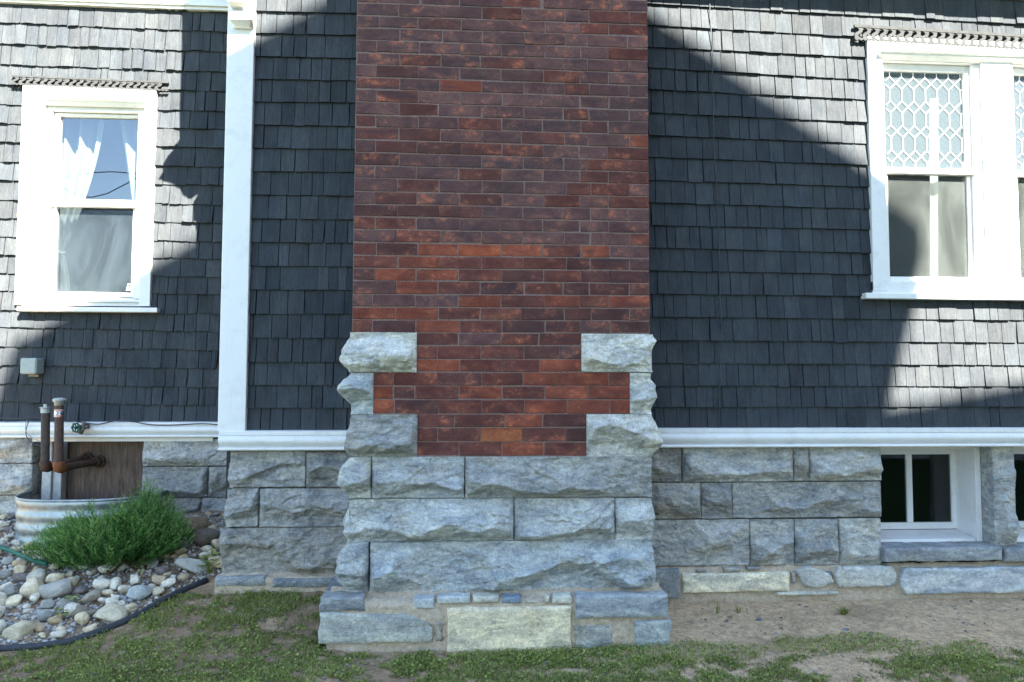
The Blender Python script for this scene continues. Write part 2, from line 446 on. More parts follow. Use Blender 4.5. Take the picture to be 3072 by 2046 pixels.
M['zinc'] = mat_flat('zinc_cap', (0.36, 0.38, 0.36), 0.6, 0.25, 80, 0.001, 0.4, 0.3)
M['rubber'] = mat_flat('black_edging', (0.032, 0.037, 0.043), 0.7, 0.35, 45, 0.001, 0.35)
M['cable'] = mat_flat('grey_cable', (0.05, 0.055, 0.06), 0.6, 0.2)
M['cable_light'] = mat_flat('pale_cable', (0.3, 0.32, 0.32), 0.6, 0.2)
M['hose'] = mat_flat('green_hose', (0.02, 0.12, 0.085), 0.5, 0.2)
M['valve_green'] = mat_flat('green_enamel', (0.0, 0.10, 0.075), 0.35, 0.35, 120)
M['brass'] = mat_flat('old_brass', (0.2, 0.17, 0.13), 0.5, 0.4, 120, 0.001, 0.4, 0.5)
M['box_grey'] = mat_flat('grey_plastic', (0.34, 0.38, 0.36), 0.55, 0.12, 90)
M['sticker'] = mat_flat('white_sticker', (0.78, 0.78, 0.76), 0.5, 0.05)
M['blue_ink'] = mat_flat('blue_ink', (0.015, 0.04, 0.18), 0.5, 0.1)
M['orange_ink'] = mat_flat('orange_ink', (0.65, 0.2, 0.12), 0.5, 0.25, 400)
M['juniper'] = mat_leaf('juniper_needles', (0.025, 0.07, 0.018), (0.11, 0.25, 0.055), (0.42, 0.56, 0.18), 0.22)
M['grass'] = mat_leaf('grass_blades', (0.11, 0.13, 0.03), (0.22, 0.27, 0.06), (0.42, 0.44, 0.13), 0.25)
M['straw'] = mat_leaf('dry_grass', (0.10, 0.075, 0.05), (0.17, 0.14, 0.09), (0.26, 0.23, 0.15), 0.2)
M['weed'] = mat_leaf('weed_leaves', (0.12, 0.145, 0.035), (0.22, 0.28, 0.065), (0.40, 0.45, 0.13), 0.3)
M['bark'] = mat_flat('juniper_bark', (0.075, 0.05, 0.035), 0.9, 0.3, 60, 0.002)
M['leaf_orange'] = mat_flat('dry_leaf', (0.55, 0.26, 0.08), 0.7, 0.2)
M['siding'] = mat_flat('cream_clapboard', (0.42, 0.42, 0.40), 0.7, 0.08)
M['roof'] = mat_flat('asphalt_shingles', (0.06, 0.06, 0.065), 0.9, 0.3, 30, 0.004)

# ================================================================== ground
def interp(x, xs, ys): return np.interp(x, xs, ys)
def gz(x, y, rough=True):
    x = np.asarray(x, float); y = np.asarray(y, float)
    zl = interp(y, [-1.3, -0.67, 0, 0.45, 0.85, 1.5], [-0.01, 0.0, 0.155, 0.285, 0.43, 0.5])
    zr = interp(y, [-1.3, -0.62, 0, 1.5], [-0.01, 0.0, 0.035, 0.04])
    t = sstep(-0.75, -0.45, x)
    z = zl * (1 - t) + zr * t
    z = np.where(y < -1.3, -0.01, z)
    if rough:
        k = 1 - sstep(4, 7, np.abs(x) + np.abs(y))
        z = z + k * (fbm(x * 3, y * 3, s=3, o=3) * 0.014 + fbm(x * 16, y * 16, s=5, o=4) * 0.008)
    return z
def G(px, py):
    d = ray(px, py); t = 2.0
    for _ in range(400):
        p = CAM + d * t
        if p.z <= float(gz(p.x, p.y)): break
        t += 0.01
    return p
def axis(lo, hi, step, far):
    a = list(np.arange(lo, hi + 1e-6, step)); s = step
    l, h = [lo], [hi]
    while h[-1] < far: s *= 1.35; h.append(h[-1] + s); l.append(l[-1] - s)
    return np.array(l[:0:-1] + a + h[1:])
gx = axis(-3.6, 3.6, 0.016, 90); gy = axis(-1.5, 1.1, 0.016, 90)
XX, YY = np.meshgrid(gx, gy, indexing='ij')
ZZ = gz(XX, YY)
nx, ny = XX.shape
idx = np.arange(nx * ny).reshape(nx, ny)
Q = np.stack([idx[:-1, :-1], idx[1:, :-1], idx[1:, 1:], idx[:-1, 1:]], -1).reshape(-1, 4)
ground = tri_mesh('ground', np.stack([XX, YY, ZZ], -1).reshape(-1, 3), Q, M['earth'], smooth=True)
tag(ground, kind='structure')

# ================================================================== rock-faced stone
def rock_block(name, x0, x1, z0, z1, Y, bulge, parent, color, seed, left=0.0, right=0.0, ridge=0.32, res=0.0085, label=None,
               depth=0.10, sbulge=None, edge=0.022, facet=0.011, tilt=0.0, mat='stone', ztop=None, cell=0.075):
    """left/right > 0: the block turns the corner and shows that much of its side face"""
    rs = np.random.default_rng(seed)
    W, H = x1 - x0, z1 - z0
    per = left + W + right
    ns = max(6, int(per / res)); nz = max(6, int(H / res))
    s = np.linspace(0, per, ns + 1); v = np.linspace(0, H, nz + 1)
    S, V = np.meshgrid(s, v, indexing='ij')
    bx = np.where(S < left, x0, np.where(S > left + W, x1, x0 + S - left))
    by = np.where(S < left, Y + (left - S), np.where(S > left + W, Y + (S - left - W), Y))
    nxv = np.zeros_like(S); nyv = -np.ones_like(S)
    c = 0.035
    if left > 0:
        t = sstep(-c, c, S - left) * math.pi / 2
        nxv = np.where(S < left + W / 2, -np.cos(t), nxv); nyv = np.where(S < left + W / 2, -np.sin(t), nyv)
    if right > 0:
        t = sstep(-c, c, left + W - S) * math.pi / 2
        nxv = np.where(S >= left + W / 2, np.cos(t), nxv); nyv = np.where(S >= left + W / 2, -np.sin(t), nyv)
    # edge margin
    wob = 1 + 0.5 * fbm(S * 18, V * 18, s=seed, o=2)
    ex = np.full_like(S, 1.0)
    if left <= 0: ex = np.minimum(ex, S / (edge * 1.3 * wob))
    if right <= 0: ex = np.minimum(ex, (per - S) / (edge * 1.3 * wob))
    ex = np.clip(ex, 0, 1)
    warp = fbm(S * 5, V * 5, s=seed + 1, o=3)
    zr = H * (ridge + 0.02 + 0.30 * fbm(S * 6.5, S * 0 + seed, s=seed + 2, o=4) + 0.08 * warp)
    zr = np.clip(zr, H * 0.12, H * 0.75)
    up = np.clip((H - V) / (H - zr), 0, 1); dn = np.clip(V / zr, 0, 1)
    prof = np.minimum(1 - (1 - up) ** 1.35, dn ** 1.05)
    # conchoidal scoops: the lower envelope of many dished planes leaves sharp ridges
    sx = S + 0.022 * fbm(S * 8, V * 8, s=seed + 7, o=3); sv = V + 0.020 * fbm(S * 8, V * 8, s=seed + 8, o=3)
    cw, chh = cell * 1.35, cell * 0.8
    nxs, nzs = max(2, int(per / cw) + 1), max(2, int(H / chh) + 1)
    h = np.full_like(S, 9.0)
    for ii in range(nxs):
        for jj in range(nzs):
            px_ = (ii + rs.uniform(0.05, 0.95)) * per / nxs; pv_ = (jj + rs.uniform(0.05, 0.95)) * H / nzs
            zrp = float(np.interp(px_, s, zr[:, 0]))
            lower = pv_ < zrp
            fr_v = (H - pv_) / (H - zrp) if not lower else pv_ / zrp
            c_i = bulge * (0.35 + 0.85 * min(1, fr_v)) * rs.uniform(0.7, 1.35)
            a_i = rs.normal(0, 0.42); b_i = rs.normal(0.75, 0.3) if lower else rs.normal(-0.36, 0.28)
            q_i = rs.uniform(2.0, 5.0)
            dx_, dv_ = sx - px_, sv - pv_
            h = np.minimum(h, c_i + a_i * dx_ + b_i * dv_ + q_i * (dx_ ** 2 * 0.8 + dv_ ** 2 * 1.6))
    h = 0.75 * h + 0.45 * bulge * prof
    h = np.minimum(h, bulge * 1.7) * np.minimum(1, prof * 2.2)
    amt = np.minimum(prof * 1.8, 1) * np.minimum(ex * 1.2, 1)
    tt = (H - V) / 0.07 + 2.0 * fbm(S * 4.0, V * 1.6, s=seed + 31, o=4) + S * rs.uniform(-2.5, 2.5)
    tt = tt - np.floor(tt)
    saw = np.where(tt < 0.86, tt / 0.86, (1 - tt) / 0.14) - 0.45
    msk = sstep(0.0, 0.3, fbm(S * 5, V * 7, s=seed + 36, o=2))
    h = h + 0.009 * saw * msk * amt
    # scalloped ripples like pitched marble
    rid = 1 - np.abs(fbm(S * 13, V * 26 + 2 * warp, s=seed + 11, o=4))
    h = h + 0.006 * (rid - 0.75) * amt
    h = h * np.minimum(1, ex ** 0.6)
    h = h + fbm(S * 60, V * 60, s=seed + 4, o=3) * 0.0022 * np.minimum(1, ex * 2)
    h = np.maximum(h, -0.004)
    if sbulge is not None:
        side = np.zeros_like(S)
        if left > 0: side = np.maximum(side, 1 - sstep(-0.01, 0.05, S - left))
        if right > 0: side = np.maximum(side, 1 - sstep(-0.01, 0.05, left + W - S))
        h = h * (1 - side) + side * h * (sbulge / max(bulge, 1e-4))
    zz = z0 + V + (0 if ztop is None else ztop(bx) * (V / H))
    Px = bx + nxv * h + tilt * V; Py = by + nyv * h; Pz = zz
    # skirt
    A = np.zeros((ns + 3, nz + 3, 3))
    A[1:-1, 1:-1, 0] = Px; A[1:-1, 1:-1, 1] = Py; A[1:-1, 1:-1, 2] = Pz
    nn = np.stack([nxv, nyv, np.zeros_like(nxv)], -1) * depth
    A[1:-1, 0] = A[1:-1, 1] - nn[:, 0]; A[1:-1, -1] = A[1:-1, -2] - nn[:, -1]
    A[0] = A[1]; A[-1] = A[-2]
    A[0, 1:-1] -= nn[0]; A[-1, 1:-1] -= nn[-1]
    I = np.arange((ns + 3) * (nz + 3)).reshape(ns + 3, nz + 3)
    Qf = np.stack([I[:-1, :-1], I[1:, :-1], I[1:, 1:], I[:-1, 1:]], -1).reshape(-1, 4)
    o = tri_mesh(name, A.reshape(-1, 3), Qf, M[mat], parent, smooth=False)
    jit = rs.uniform(0.9, 1.1)
    o.color = (color[0] * jit, color[1] * jit, color[2] * jit, 1)
    if label: o['label'] = label
    return o
def pblock(name, px0, px1, pyt, pyb, Y, bulge, parent, color, seed, **k):
    pym = (pyt + pyb) / 2; pxm = (px0 + px1) / 2
    return rock_block(name, PX(px0, pym, Y), PX(px1, pym, Y), PZ(pxm, pyb, Y), PZ(pxm, pyt, Y), Y, bulge, parent, color, seed, **k)

BLUE = (0.345, 0.345, 0.33); PALE = (0.56, 0.55, 0.51); GREY = (0.32, 0.32, 0.31); TAN = (0.35, 0.34, 0.315)
CREAM = (0.70, 0.61, 0.43); SLATE = (0.25, 0.265, 0.27)

# ================================================================== shingled walls
def shingle_wall(root, Y, rows, xL, xR, holes, seed, width=(0.046, 0.122), rough=1.0, base=(0.0490, 0.0560, 0.0630), limit=285, thick=0.016, rot=0.0):
    """rows: z pairs (at xL, at xR) of successive butt lines from the top; holes: (x0,x1,z0,z1)"""
    rs = random.Random(seed)
    rest = MB(); made = []
    items = []
    def zl(r, x): return r[0] + (r[1] - r[0]) * (x - xL) / (xR - xL)
    for i in range(len(rows) - 1):
        T, B = rows[i], rows[i + 1]
        zc = (zl(T, (xL + xR) / 2) + zl(B, (xL + xR) / 2)) / 2
        runs = [(xL, xR)]
        for (a, b, c, d) in holes:
            zm = (zl(T, (a + b) / 2) + zl(B, (a + b) / 2)) / 2
            if c < zm < d:
                nr = []
                for (p, q) in runs:
                    if b <= p or a >= q: nr.append((p, q))
                    else:
                        if a > p + 0.01: nr.append((p, a))
                        if b < q - 0.01: nr.append((b, q))
                runs = nr
        for (p, q) in runs:
            x = p - rs.uniform(0, 0.03)
            x = p
            while x < q - 0.004:
                wd = rs.triangular(width[0], width[1], (width[0] + width[1]) * 0.46)
                if q - (x + wd) < 0.03: wd = q - x
                items.append((x, min(x + wd, q), T, B))
                x += wd
    rs2 = random.Random(seed + 5)
    lip = 0.0
    cells = []
    rowlip = {}
    for (a, b, T, B) in items:
        if (T, B) not in rowlip: rowlip[(T, B)] = rs2.uniform(-0.001, 0.001)
        g = rs2.choice((0.0006, 0.0012, 0.002, 0.003))
        n = 4
        cup = rs2.uniform(-0.004, 0.006) * rough
        th = thick * rs2.uniform(0.75, 1.3) + (rs2.uniform(0, 0.008) if rs2.random() < 0.12 * rough else 0)
        lean0 = rs2.gauss(0, 0.0012) * rough; lean1 = rs2.gauss(0, 0.0012) * rough
        if rs2.random() < 0.06 * rough: lean1 -= rs2.uniform(0.004, 0.012)
        drop = rs2.gauss(0, 0.0016) * rough - (rs2.uniform(0, 0.006) if rs2.random() < 0.1 * rough else 0)
        vs = []
        for j in range(n):
            u = j / (n - 1)
            xt = a + g + (b - a - 2 * g) * u
            xb_ = a + g + lean0 + (b - a - 2 * g + lean1 - lean0) * u
            zt = zl(T, xt) + 0.03; zb = zl(B, xb_) + drop + rs2.gauss(0, 0.0009) * rough + (u - 0.5) * rs2.gauss(0, 0.003) * rough
            cy = cup * (1 - (2 * u - 1) ** 2)
            vs += [(xt, Y - 0.001, zt), (xb_, Y - th - cy, zb), (xb_, Y + 0.001, zb + 0.0005)]
        fs = []
        for j in range(n - 1):
            k = j * 3
            fs += [(k, k + 1, k + 4, k + 3), (k + 1, k + 2, k + 5, k + 4)]
        fs += [(0, 2, 1), ((n - 1) * 3, (n - 1) * 3 + 1, (n - 1) * 3 + 2)]
        cells.append(((b - a), vs, fs))
    # the pieces that show largest are parts; small slivers past the limit are joined
    order = sorted(range(len(cells)), key=lambda i: -cells[i][0])
    keep = set(order[:limit])
    for i, (wd, vs, fs) in enumerate(cells):
        if i in keep:
            o = mesh('shingle', vs, fs, M['shingle'], root)
            j = rs2.gauss(1, 0.10); j = max(0.65, min(1.4, j))
            bl = rs2.uniform(-0.02, 0.03)
            o.color = (base[0] * j * (1 - bl), base[1] * j, base[2] * j * (1 + bl), 1)
        else: rest.add(vs, fs)
    if rest.v:
        o = mesh('narrow_shingles', rest.v, rest.f, M['shingle'], root)
        o.color = (*base, 1); tag(o, kind='stuff')

def rows_from(Y, pts, pxL, pxR):
    return [(PZ(pxL, a, Y), PZ(pxR, b, Y)) for a, b in pts]

# --- wall right of the chimney
wr = thing('shingled_wall', 'large grey shingled wall between the brick chimney and the leaded twin window', 'wall', (1.5, 0, 0.75))
wr_inv = None
XC = (PX(1068, 500, YC) + PX(1950, 500, YC)) / 2
R_LEFT = [-115, -50, 15, 79, 144, 206, 271, 341, 408, 473, 542, 609, 677, 744, 812, 882, 951, 1021, 1089, 1157, 1221, 1289]
R_RIGHT = [-75, -18, 50, 114, 175, 242, 301, 369, 433, 497, 562, 628, 690, 760, 824, 889, 957, 1025, 1093, 1158, 1220, 1289]
xL = PX(1955, 700, YW) - 0.16
xRm = PX(2597, 700, YW)
xR = PX(3072, 700, YW) + 0.55
def ext(rows, xa, xb, x0, x1):
    return [(a + (b - a) * (x0 - xa) / (xb - xa), a + (b - a) * (x1 - xa) / (xb - xa)) for a, b in rows]
rows = [(PZ(1955, a, YW), PZ(2597, b, YW)) for a, b in zip(R_LEFT, R_RIGHT)]
rows = ext(rows, PX(1955, 700, YW), xRm, xL, xR)
win_hole = (PX(2625, 500, YW), PX(3320, 500, YW), PZ(2750, 880, YW), PZ(2750, 140, YW))
class Rooted: pass
def zero(root):      # parts are modelled in world space: cancel the root's offset
    for o in root.children: o.matrix_parent_inverse = Matrix.Translation(-Vector(root.location))
shingle_wall(wr, YW, rows, xL, xR, [win_hole], 21, rough=0.38)
b = MB()
zt, zb = 5.4, PZ(2300, 1330, YW)
for (a, c, d, e) in ((xL, win_hole[0] + 0.02, zb, zt), (win_hole[1] - 0.02, xR, zb, zt), (win_hole[0] + 0.02, win_hole[1] - 0.02, zb, win_hole[2] + 0.02), (win_hole[0] + 0.02, win_hole[1] - 0.02, win_hole[3] - 0.02, zt)):
    b.box(a, c, YW + 0.002, YW + 0.12, d, e)
b.build('wall_backing', M['backing'], wr)

# --- narrow wall left of the chimney
wb = thing('shingled_wall', 'narrow grey shingled wall strip between white corner board and brick chimney', 'wall', (-1.3, 0, 0.8))
B_L = [-101, -33, 36, 103, 172, 240, 308, 376, 446, 516, 586, 657, 728, 799, 870, 942, 1014, 1086, 1155, 1223, 1300]
B_R = [-92, -25, 43, 108, 177, 243, 309, 381, 449, 517, 589, 660, 729, 800, 870, 942, 1014, 1086, 1155, 1223, 1300]
xbl = PX(742, 700, YW); xbr = PX(1058, 700, YW) + 0.12
rows = [(PZ(760, a, YW), PZ(1058, b_, YW)) for a, b_ in zip(B_L, B_R)]
shingle_wall(wb, YW, rows, xbl, xbr, [], 33, width=(0.04, 0.125), rough=0.35)
box('wall_backing', PX(690, 700, YW), xbr, YW + 0.002, YW + 0.12, PZ(900, 1330, YW), 5.4, M['backing'], wb, 0)
# its hidden return towards the set-back wall
box('side_wall', PX(672, 700, YW), PX(672, 700, YW) + 0.05, 0.14, YL, 0.6, 5.4, M['grey_wood'], wb, 0)

# --- set-back wall at the left
wl = thing('shingled_wall', 'set-back shingled wall of curled old shingles around the curtained window', 'wall', (-2.5, 0.85, 1.0))
L_L = [-60, 5, 70, 133, 195, 256, 315, 372, 428, 486, 543, 600, 655, 711, 764, 818, 874, 931, 981, 1039, 1095, 1149, 1204, 1262]
L_R = [-18, 40, 98, 157, 218, 276, 336, 389, 445, 502, 558, 616, 671, 726, 778, 831, 884, 942, 995, 1051, 1106, 1162, 1216, 1275]
rows = [(PZ(0, a, YL), PZ(650, b_, YL)) for a, b_ in zip(L_L, L_R)]
x0l = PX(0, 700, YL) - 0.35; x1l = PX(760, 700, YL)
rows = ext(rows, PX(0, 700, YL), PX(650, 700, YL), x0l, x1l)
lh = (PX(95, 600, YL), PX(450, 600, YL), PZ(270, 915, YL), PZ(270, 280, YL))
shingle_wall(wl, YL, rows, x0l, x1l, [lh], 55, width=(0.035, 0.12), rough=1.1)
b = MB(); zb = PZ(300, 1300, YL)
for (a, c, d, e) in ((x0l, lh[0] + 0.02, zb, zt), (lh[1] - 0.02, x1l, zb, zt), (lh[0] + 0.02, lh[1] - 0.02, zb, lh[2] + 0.02), (lh[0] + 0.02, lh[1] - 0.02, lh[3] - 0.02, zt)):
    b.box(a, c, YL + 0.002, YL + 0.12, d, e)
b.build('wall_backing', M['backing'], wl)

# ================================================================== brick chimney
ch = thing('brick_chimney', 'wide red brick chimney with pale rock-faced corner stones and grey stone base', 'chimney', (XC, YC, 0))
xcl, xcr = PX(1061, 500, YC), PX(1948, 500, YC)
JL = [-32, 6, 44, 80, 118, 155, 192, 229, 266, 304, 342, 379, 417, 455, 495, 533, 573, 611, 648, 687, 726, 765, 803, 841, 882, 920, 958, 997]
JR = [0, 36, 74, 108, 145, 182, 219, 256, 292, 330, 366, 404, 443, 481, 516, 552, 589, 626, 664, 700, 737.5, 775, 812, 849, 887, 925, 962, 1000]
A_ = [1123, 1250, 1377, 1504, 1630, 1741, 1828]
B_ = [1192, 1317, 1444, 1569, 1694, 1768, 1891]
brs = random.Random(3)
hb = 0.0048
def brick_mesh(x0, x1, zl0, zl1, zr0, zr1, Y, d, rs, chip=False):
    """front face chamfered and a little uneven"""
    j = lambda s: rs.gauss(0, s)
    c = 0.0028
    yo = Y + min(0.003, abs(j(0.0014)))
    ty = j(0.0008)
    outer = [(x0 + j(.0012), zl0 + j(.0011)), (x1 + j(.0012), zr0 + j(.0011)), (x1 + j(.0012), zr1 + j(.0011)), (x0 + j(.0012), zl1 + j(.0011))]
    cx_, cz_ = sum(p[0] for p in outer) / 4, sum(p[1] for p in outer) / 4
    inner = [(p[0] + math.copysign(c, cx_ - p[0]), p[1] + math.copysign(c, cz_ - p[1])) for p in outer]
    v = [(p[0], yo + ty * (1 if i in (1, 2) else -1), p[1]) for i, p in enumerate(inner)]
    v += [(p[0], yo + 0.003, p[1]) for p in outer] + [(p[0], yo + d, p[1]) for p in outer]
    f = [(0, 1, 2, 3)] + [(4 + i, 4 + (i + 1) % 4, (i + 1) % 4, i) for i in range(4)] + [(8 + i, 8 + (i + 1) % 4, 4 + (i + 1) % 4, 4 + i) for i in range(4)]
    return v, f
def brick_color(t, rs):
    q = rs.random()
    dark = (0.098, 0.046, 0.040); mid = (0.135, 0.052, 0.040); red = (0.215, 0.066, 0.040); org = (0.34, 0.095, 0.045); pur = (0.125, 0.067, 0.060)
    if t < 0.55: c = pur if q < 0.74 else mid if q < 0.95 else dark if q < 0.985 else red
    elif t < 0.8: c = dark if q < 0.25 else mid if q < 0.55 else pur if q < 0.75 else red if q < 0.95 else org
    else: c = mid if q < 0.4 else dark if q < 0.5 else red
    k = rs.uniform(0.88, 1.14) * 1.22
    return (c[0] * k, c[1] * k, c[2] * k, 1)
def lay_row(px_list, pyl0, pyl1, pyr0, pyr1, Y, t, special=None):
    n = len(px_list)
    a, bpx = px_list[0], px_list[-1]
    def zz(px, l, r):
        return PZ(px, l + (r - l) * (px - 1061) / (1948 - 1061), Y)
    for i in range(n - 1):
        p, q = px_list[i], px_list[i + 1]
        pym = (pyl0 + pyl1) / 2
        x0, x1 = PX(p, 700, Y) + (hb / 2 if i else 0.001), PX(q, 700, Y) - (hb / 2 if i < n - 2 else 0.001)
        v, f = brick_mesh(x0, x1, zz(p, pyl1, pyr1) + hb * .55, zz(p, pyl0, pyr0) - hb * .55, zz(q, pyl1, pyr1) + hb * .55, zz(q, pyl0, pyr0) - hb * .55, Y, 0.09, brs)
        o = mesh('brick', v, f, M['brick'], ch)
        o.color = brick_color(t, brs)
        if special == i:
            o.color = (0.62, 0.17, 0.05, 1); o['label'] = 'spalled bright orange brick face'
            bpy.data.objects.remove(o)
            rock_block('brick', x0, x1, zz((p + q) / 2, pyl1, pyr1) + hb * .55, zz((p + q) / 2, pyl0, pyr0) - hb * .55, Y - 0.001, 0.006, ch, (0.5, 0.17, 0.075), 77,
                       res=0.004, edge=0.012, facet=0.002, depth=0.08, mat='brick', label='spalled brick with a rough bright orange face', cell=0.03)
for i in range(len(JL) - 1):
    seqx = (A_ if i % 2 == 0 else B_)
    xs = [1061] + [x + brs.gauss(0, 3.0) for x in seqx] + [1948]
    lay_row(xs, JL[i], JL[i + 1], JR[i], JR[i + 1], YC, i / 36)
k_ = 1 / 2.243
def zx(v): return 1000 + v * k_
grp = [([565, 848, 1132, 1385, 1665], 998, 1036), ([565, 707, 997, 1285, 1525, 1665], 1036, 1077), ([565, 858, 1140, 1390, 1665], 1077, 1116),
       ([272, 415, 708, 1002, 1280, 1562, 1850, 1992], 1116, 1157), ([272, 415, 560, 852, 1140, 1425, 1712, 1992], 1157, 1198), ([272, 425, 720, 1005, 1287, 1572, 1857, 1992], 1198, 1241),
       ([567, 825, 1160, 1410, 1703], 1241, 1282), ([567, 710, 995, 1278, 1565, 1703], 1282, 1325), ([567, 855, 1138, 1418, 1703], 1325, 1368)]
for r_, (xs, a, c) in enumerate(grp):
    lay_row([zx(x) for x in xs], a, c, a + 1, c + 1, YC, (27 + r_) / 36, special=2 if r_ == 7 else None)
# mortar core, a few mm behind the brick faces
zc_top = 5.5
box('mortar_bed', xcl + 0.004, xcr - 0.004, YC + 0.0042, YW + 0.02, PZ(1500, 1372, YC), zc_top, M['brick_mortar'], ch, 0)
# bricks on the two returns and above the picture, joined
sb = MB()
zr_ = PZ(1500, 1368, YC); course = 0.0635; kk = 0
z = zr_
while z < 3.45:
    for sgn, xe in ((-1, xcl), (1, xcr)):
        yy = YC + 0.1 + (0.0 if kk % 2 else 0.1)
        first = True
        while yy < YW + 0.02:
            y2 = min(yy + 0.205, YW + 0.02)
            sb.box(min(xe, xe - sgn * 0.03) , max(xe, xe - sgn * 0.03), yy + 0.003, y2 - 0.002, z + 0.003, z + course - 0.003)
            yy = y2
    z += course; kk += 1
z = PZ(1500, -10, YC) + 0.03
kk = 0
while z < 3.45:
    xx = xcl + (0.1 if kk % 2 else 0)
    while xx < xcr - 0.02:
        x2 = min(xx + 0.205, xcr); sb.box(xx + 0.003, x2 - 0.002, YC + 0.002, YC + 0.05, z + 0.003, z + course - 0.003); xx = x2
    z += course; kk += 1
o = sb.build('return_bricks', M['brick'], ch); o.color = (0.15, 0.07, 0.055, 1); tag(o, kind='stuff')

# quoins
D = dict(res=0.0055)
pblock('corner_stone', 1048, 1250, 997, 1117, YC - 0.004, 0.055, ch, PALE, 101, left=0.2, sbulge=0.048, ridge=0.42, facet=0.013, **D)
pblock('corner_stone', 1745, 1958, 1002, 1116, YC - 0.004, 0.030, ch, PALE, 132, right=0.2, sbulge=0.045, ridge=0.4, facet=0.010, **D)
pblock('corner_stone', 1052, 1120, 1119, 1243, YC - 0.004, 0.04, ch, (0.44, 0.47, 0.475), 103, left=0.2, sbulge=0.048, ridge=0.5, facet=0.012, **D)
pblock('corner_stone', 1890, 1955, 1119, 1242, YC - 0.004, 0.04, ch, PALE, 104, right=0.2, sbulge=0.048, ridge=0.45, facet=0.014, **D)
pblock('corner_stone', 1052, 1252, 1244, 1373, YC - 0.004, 0.06, ch, BLUE, 105, left=0.2, sbulge=0.055, ridge=0.42, facet=0.011, **D)
pblock('corner_stone', 1760, 1955, 1243, 1370, YC - 0.004, 0.065, ch, PALE, 106, right=0.2, sbulge=0.055, ridge=0.38, facet=0.011, **D)
# base courses
pblock('base_stone', 1048, 1113, 1372, 1495, YC - 0.012, 0.05, ch, (0.45, 0.46, 0.44), 111, left=0.25, sbulge=0.045, ridge=0.4, facet=0.012, **D)
pblock('base_stone', 1116, 1393, 1371, 1494, YC - 0.012, 0.045, ch, (0.40, 0.42, 0.43), 112, ridge=0.45, **D)
pblock('base_stone', 1396, 1956, 1370, 1492, YC - 0.012, 0.042, ch, BLUE, 113, right=0.25, sbulge=0.02, ridge=0.3, facet=0.007, **D)
pblock('base_stone', 1045, 1541, 1497, 1623, YC - 0.012, 0.055, ch, (0.46, 0.48, 0.475), 114, left=0.25, sbulge=0.04, ridge=0.36, **D)
pblock('base_stone', 1544, 1844, 1495, 1620, YC - 0.012, 0.045, ch, (0.46, 0.475, 0.47), 115, ridge=0.26, facet=0.008, **D)
pblock('base_stone', 1847, 1956, 1495, 1619, YC - 0.012, 0.045, ch, (0.47, 0.48, 0.47), 116, right=0.25, sbulge=0.02, ridge=0.3, **D)
pblock('base_stone', 1040, 1105, 1627, 1784, YC - 0.02, 0.05, ch, (0.38, 0.4, 0.4), 117, left=0.28, sbulge=0.05, ridge=0.4, **D)
pblock('base_stone', 1110, 1958, 1624, 1774, YC - 0.02, 0.062, ch, (0.42, 0.45, 0.46), 118, right=0.28, sbulge=0.015, ridge=0.3, facet=0.011, cell=0.1, **D)
box('stone_core', PX(1052, 1500, YC), PX(1950, 1500, YC), YC + 0.03, YW + 0.02, -0.2, PZ(1500, 1369, YC), M['joint'], ch, 0)

# footing: sandy mortar and flat stones
def lumpy(name, x0, x1, prof, mat, parent, seed, amp=0.008, res=0.01, kind=None):
    """sheet following profile prof=[(y,z),...] along x, with rough relief; closed at the back by its own thickness"""
    P_ = np.array(prof, float)
    d = np.r_[0, np.cumsum(np.hypot(np.diff(P_[:, 0]), np.diff(P_[:, 1])))]
    n = max(4, int(d[-1] / res)); t = np.linspace(0, d[-1], n + 1)
    py_ = np.interp(t, d, P_[:, 0]); pz_ = np.interp(t, d, P_[:, 1])
    nxx = max(4, int((x1 - x0) / res)); xs = np.linspace(x0, x1, nxx + 1)
    Xg, Tg = np.meshgrid(xs, t, indexing='ij')
    ty = np.gradient(py_, t); tz = np.gradient(pz_, t)
    n_y = -np.abs(tz); n_z = np.abs(ty)
    dis = amp * fbm(Xg * 14, Tg * 14, s=seed, o=4) + amp * 0.5 * fbm(Xg * 50, Tg * 50, s=seed + 3, o=3)
    Yg = py_[None, :] + n_y[None, :] * dis; Zg = pz_[None, :] + n_z[None, :] * dis
    V_ = np.stack([Xg, Yg, Zg], -1)
    I = np.arange(V_.shape[0] * V_.shape[1]).reshape(V_.shape[:2])
    Qf = np.stack([I[:-1, :-1], I[1:, :-1], I[1:, 1:], I[:-1, 1:]], -1).reshape(-1, 4)
    return tri_mesh(name, V_.reshape(-1, 3), Qf, M[mat], parent, smooth=True)
fx0, fx1 = PX(958, 1860, YF), PX(2012, 1860, YF)
zf = PZ(1500, 1815, YF)
lumpy('mortar_bed', fx0 + 0.03, fx1 - 0.02, [(YC + 0.02, PZ(1500, 1755, YC)), (YC - 0.045, PZ(1500, 1783, YC - 0.045)), (YF + 0.03, zf + 0.018), (YF + 0.014, zf), (YF + 0.012, -0.15)], 'sand_mortar', ch, 5, 0.014, 0.009)
F_ = dict(edge=0.012, facet=0.004, res=0.008, depth=0.10)
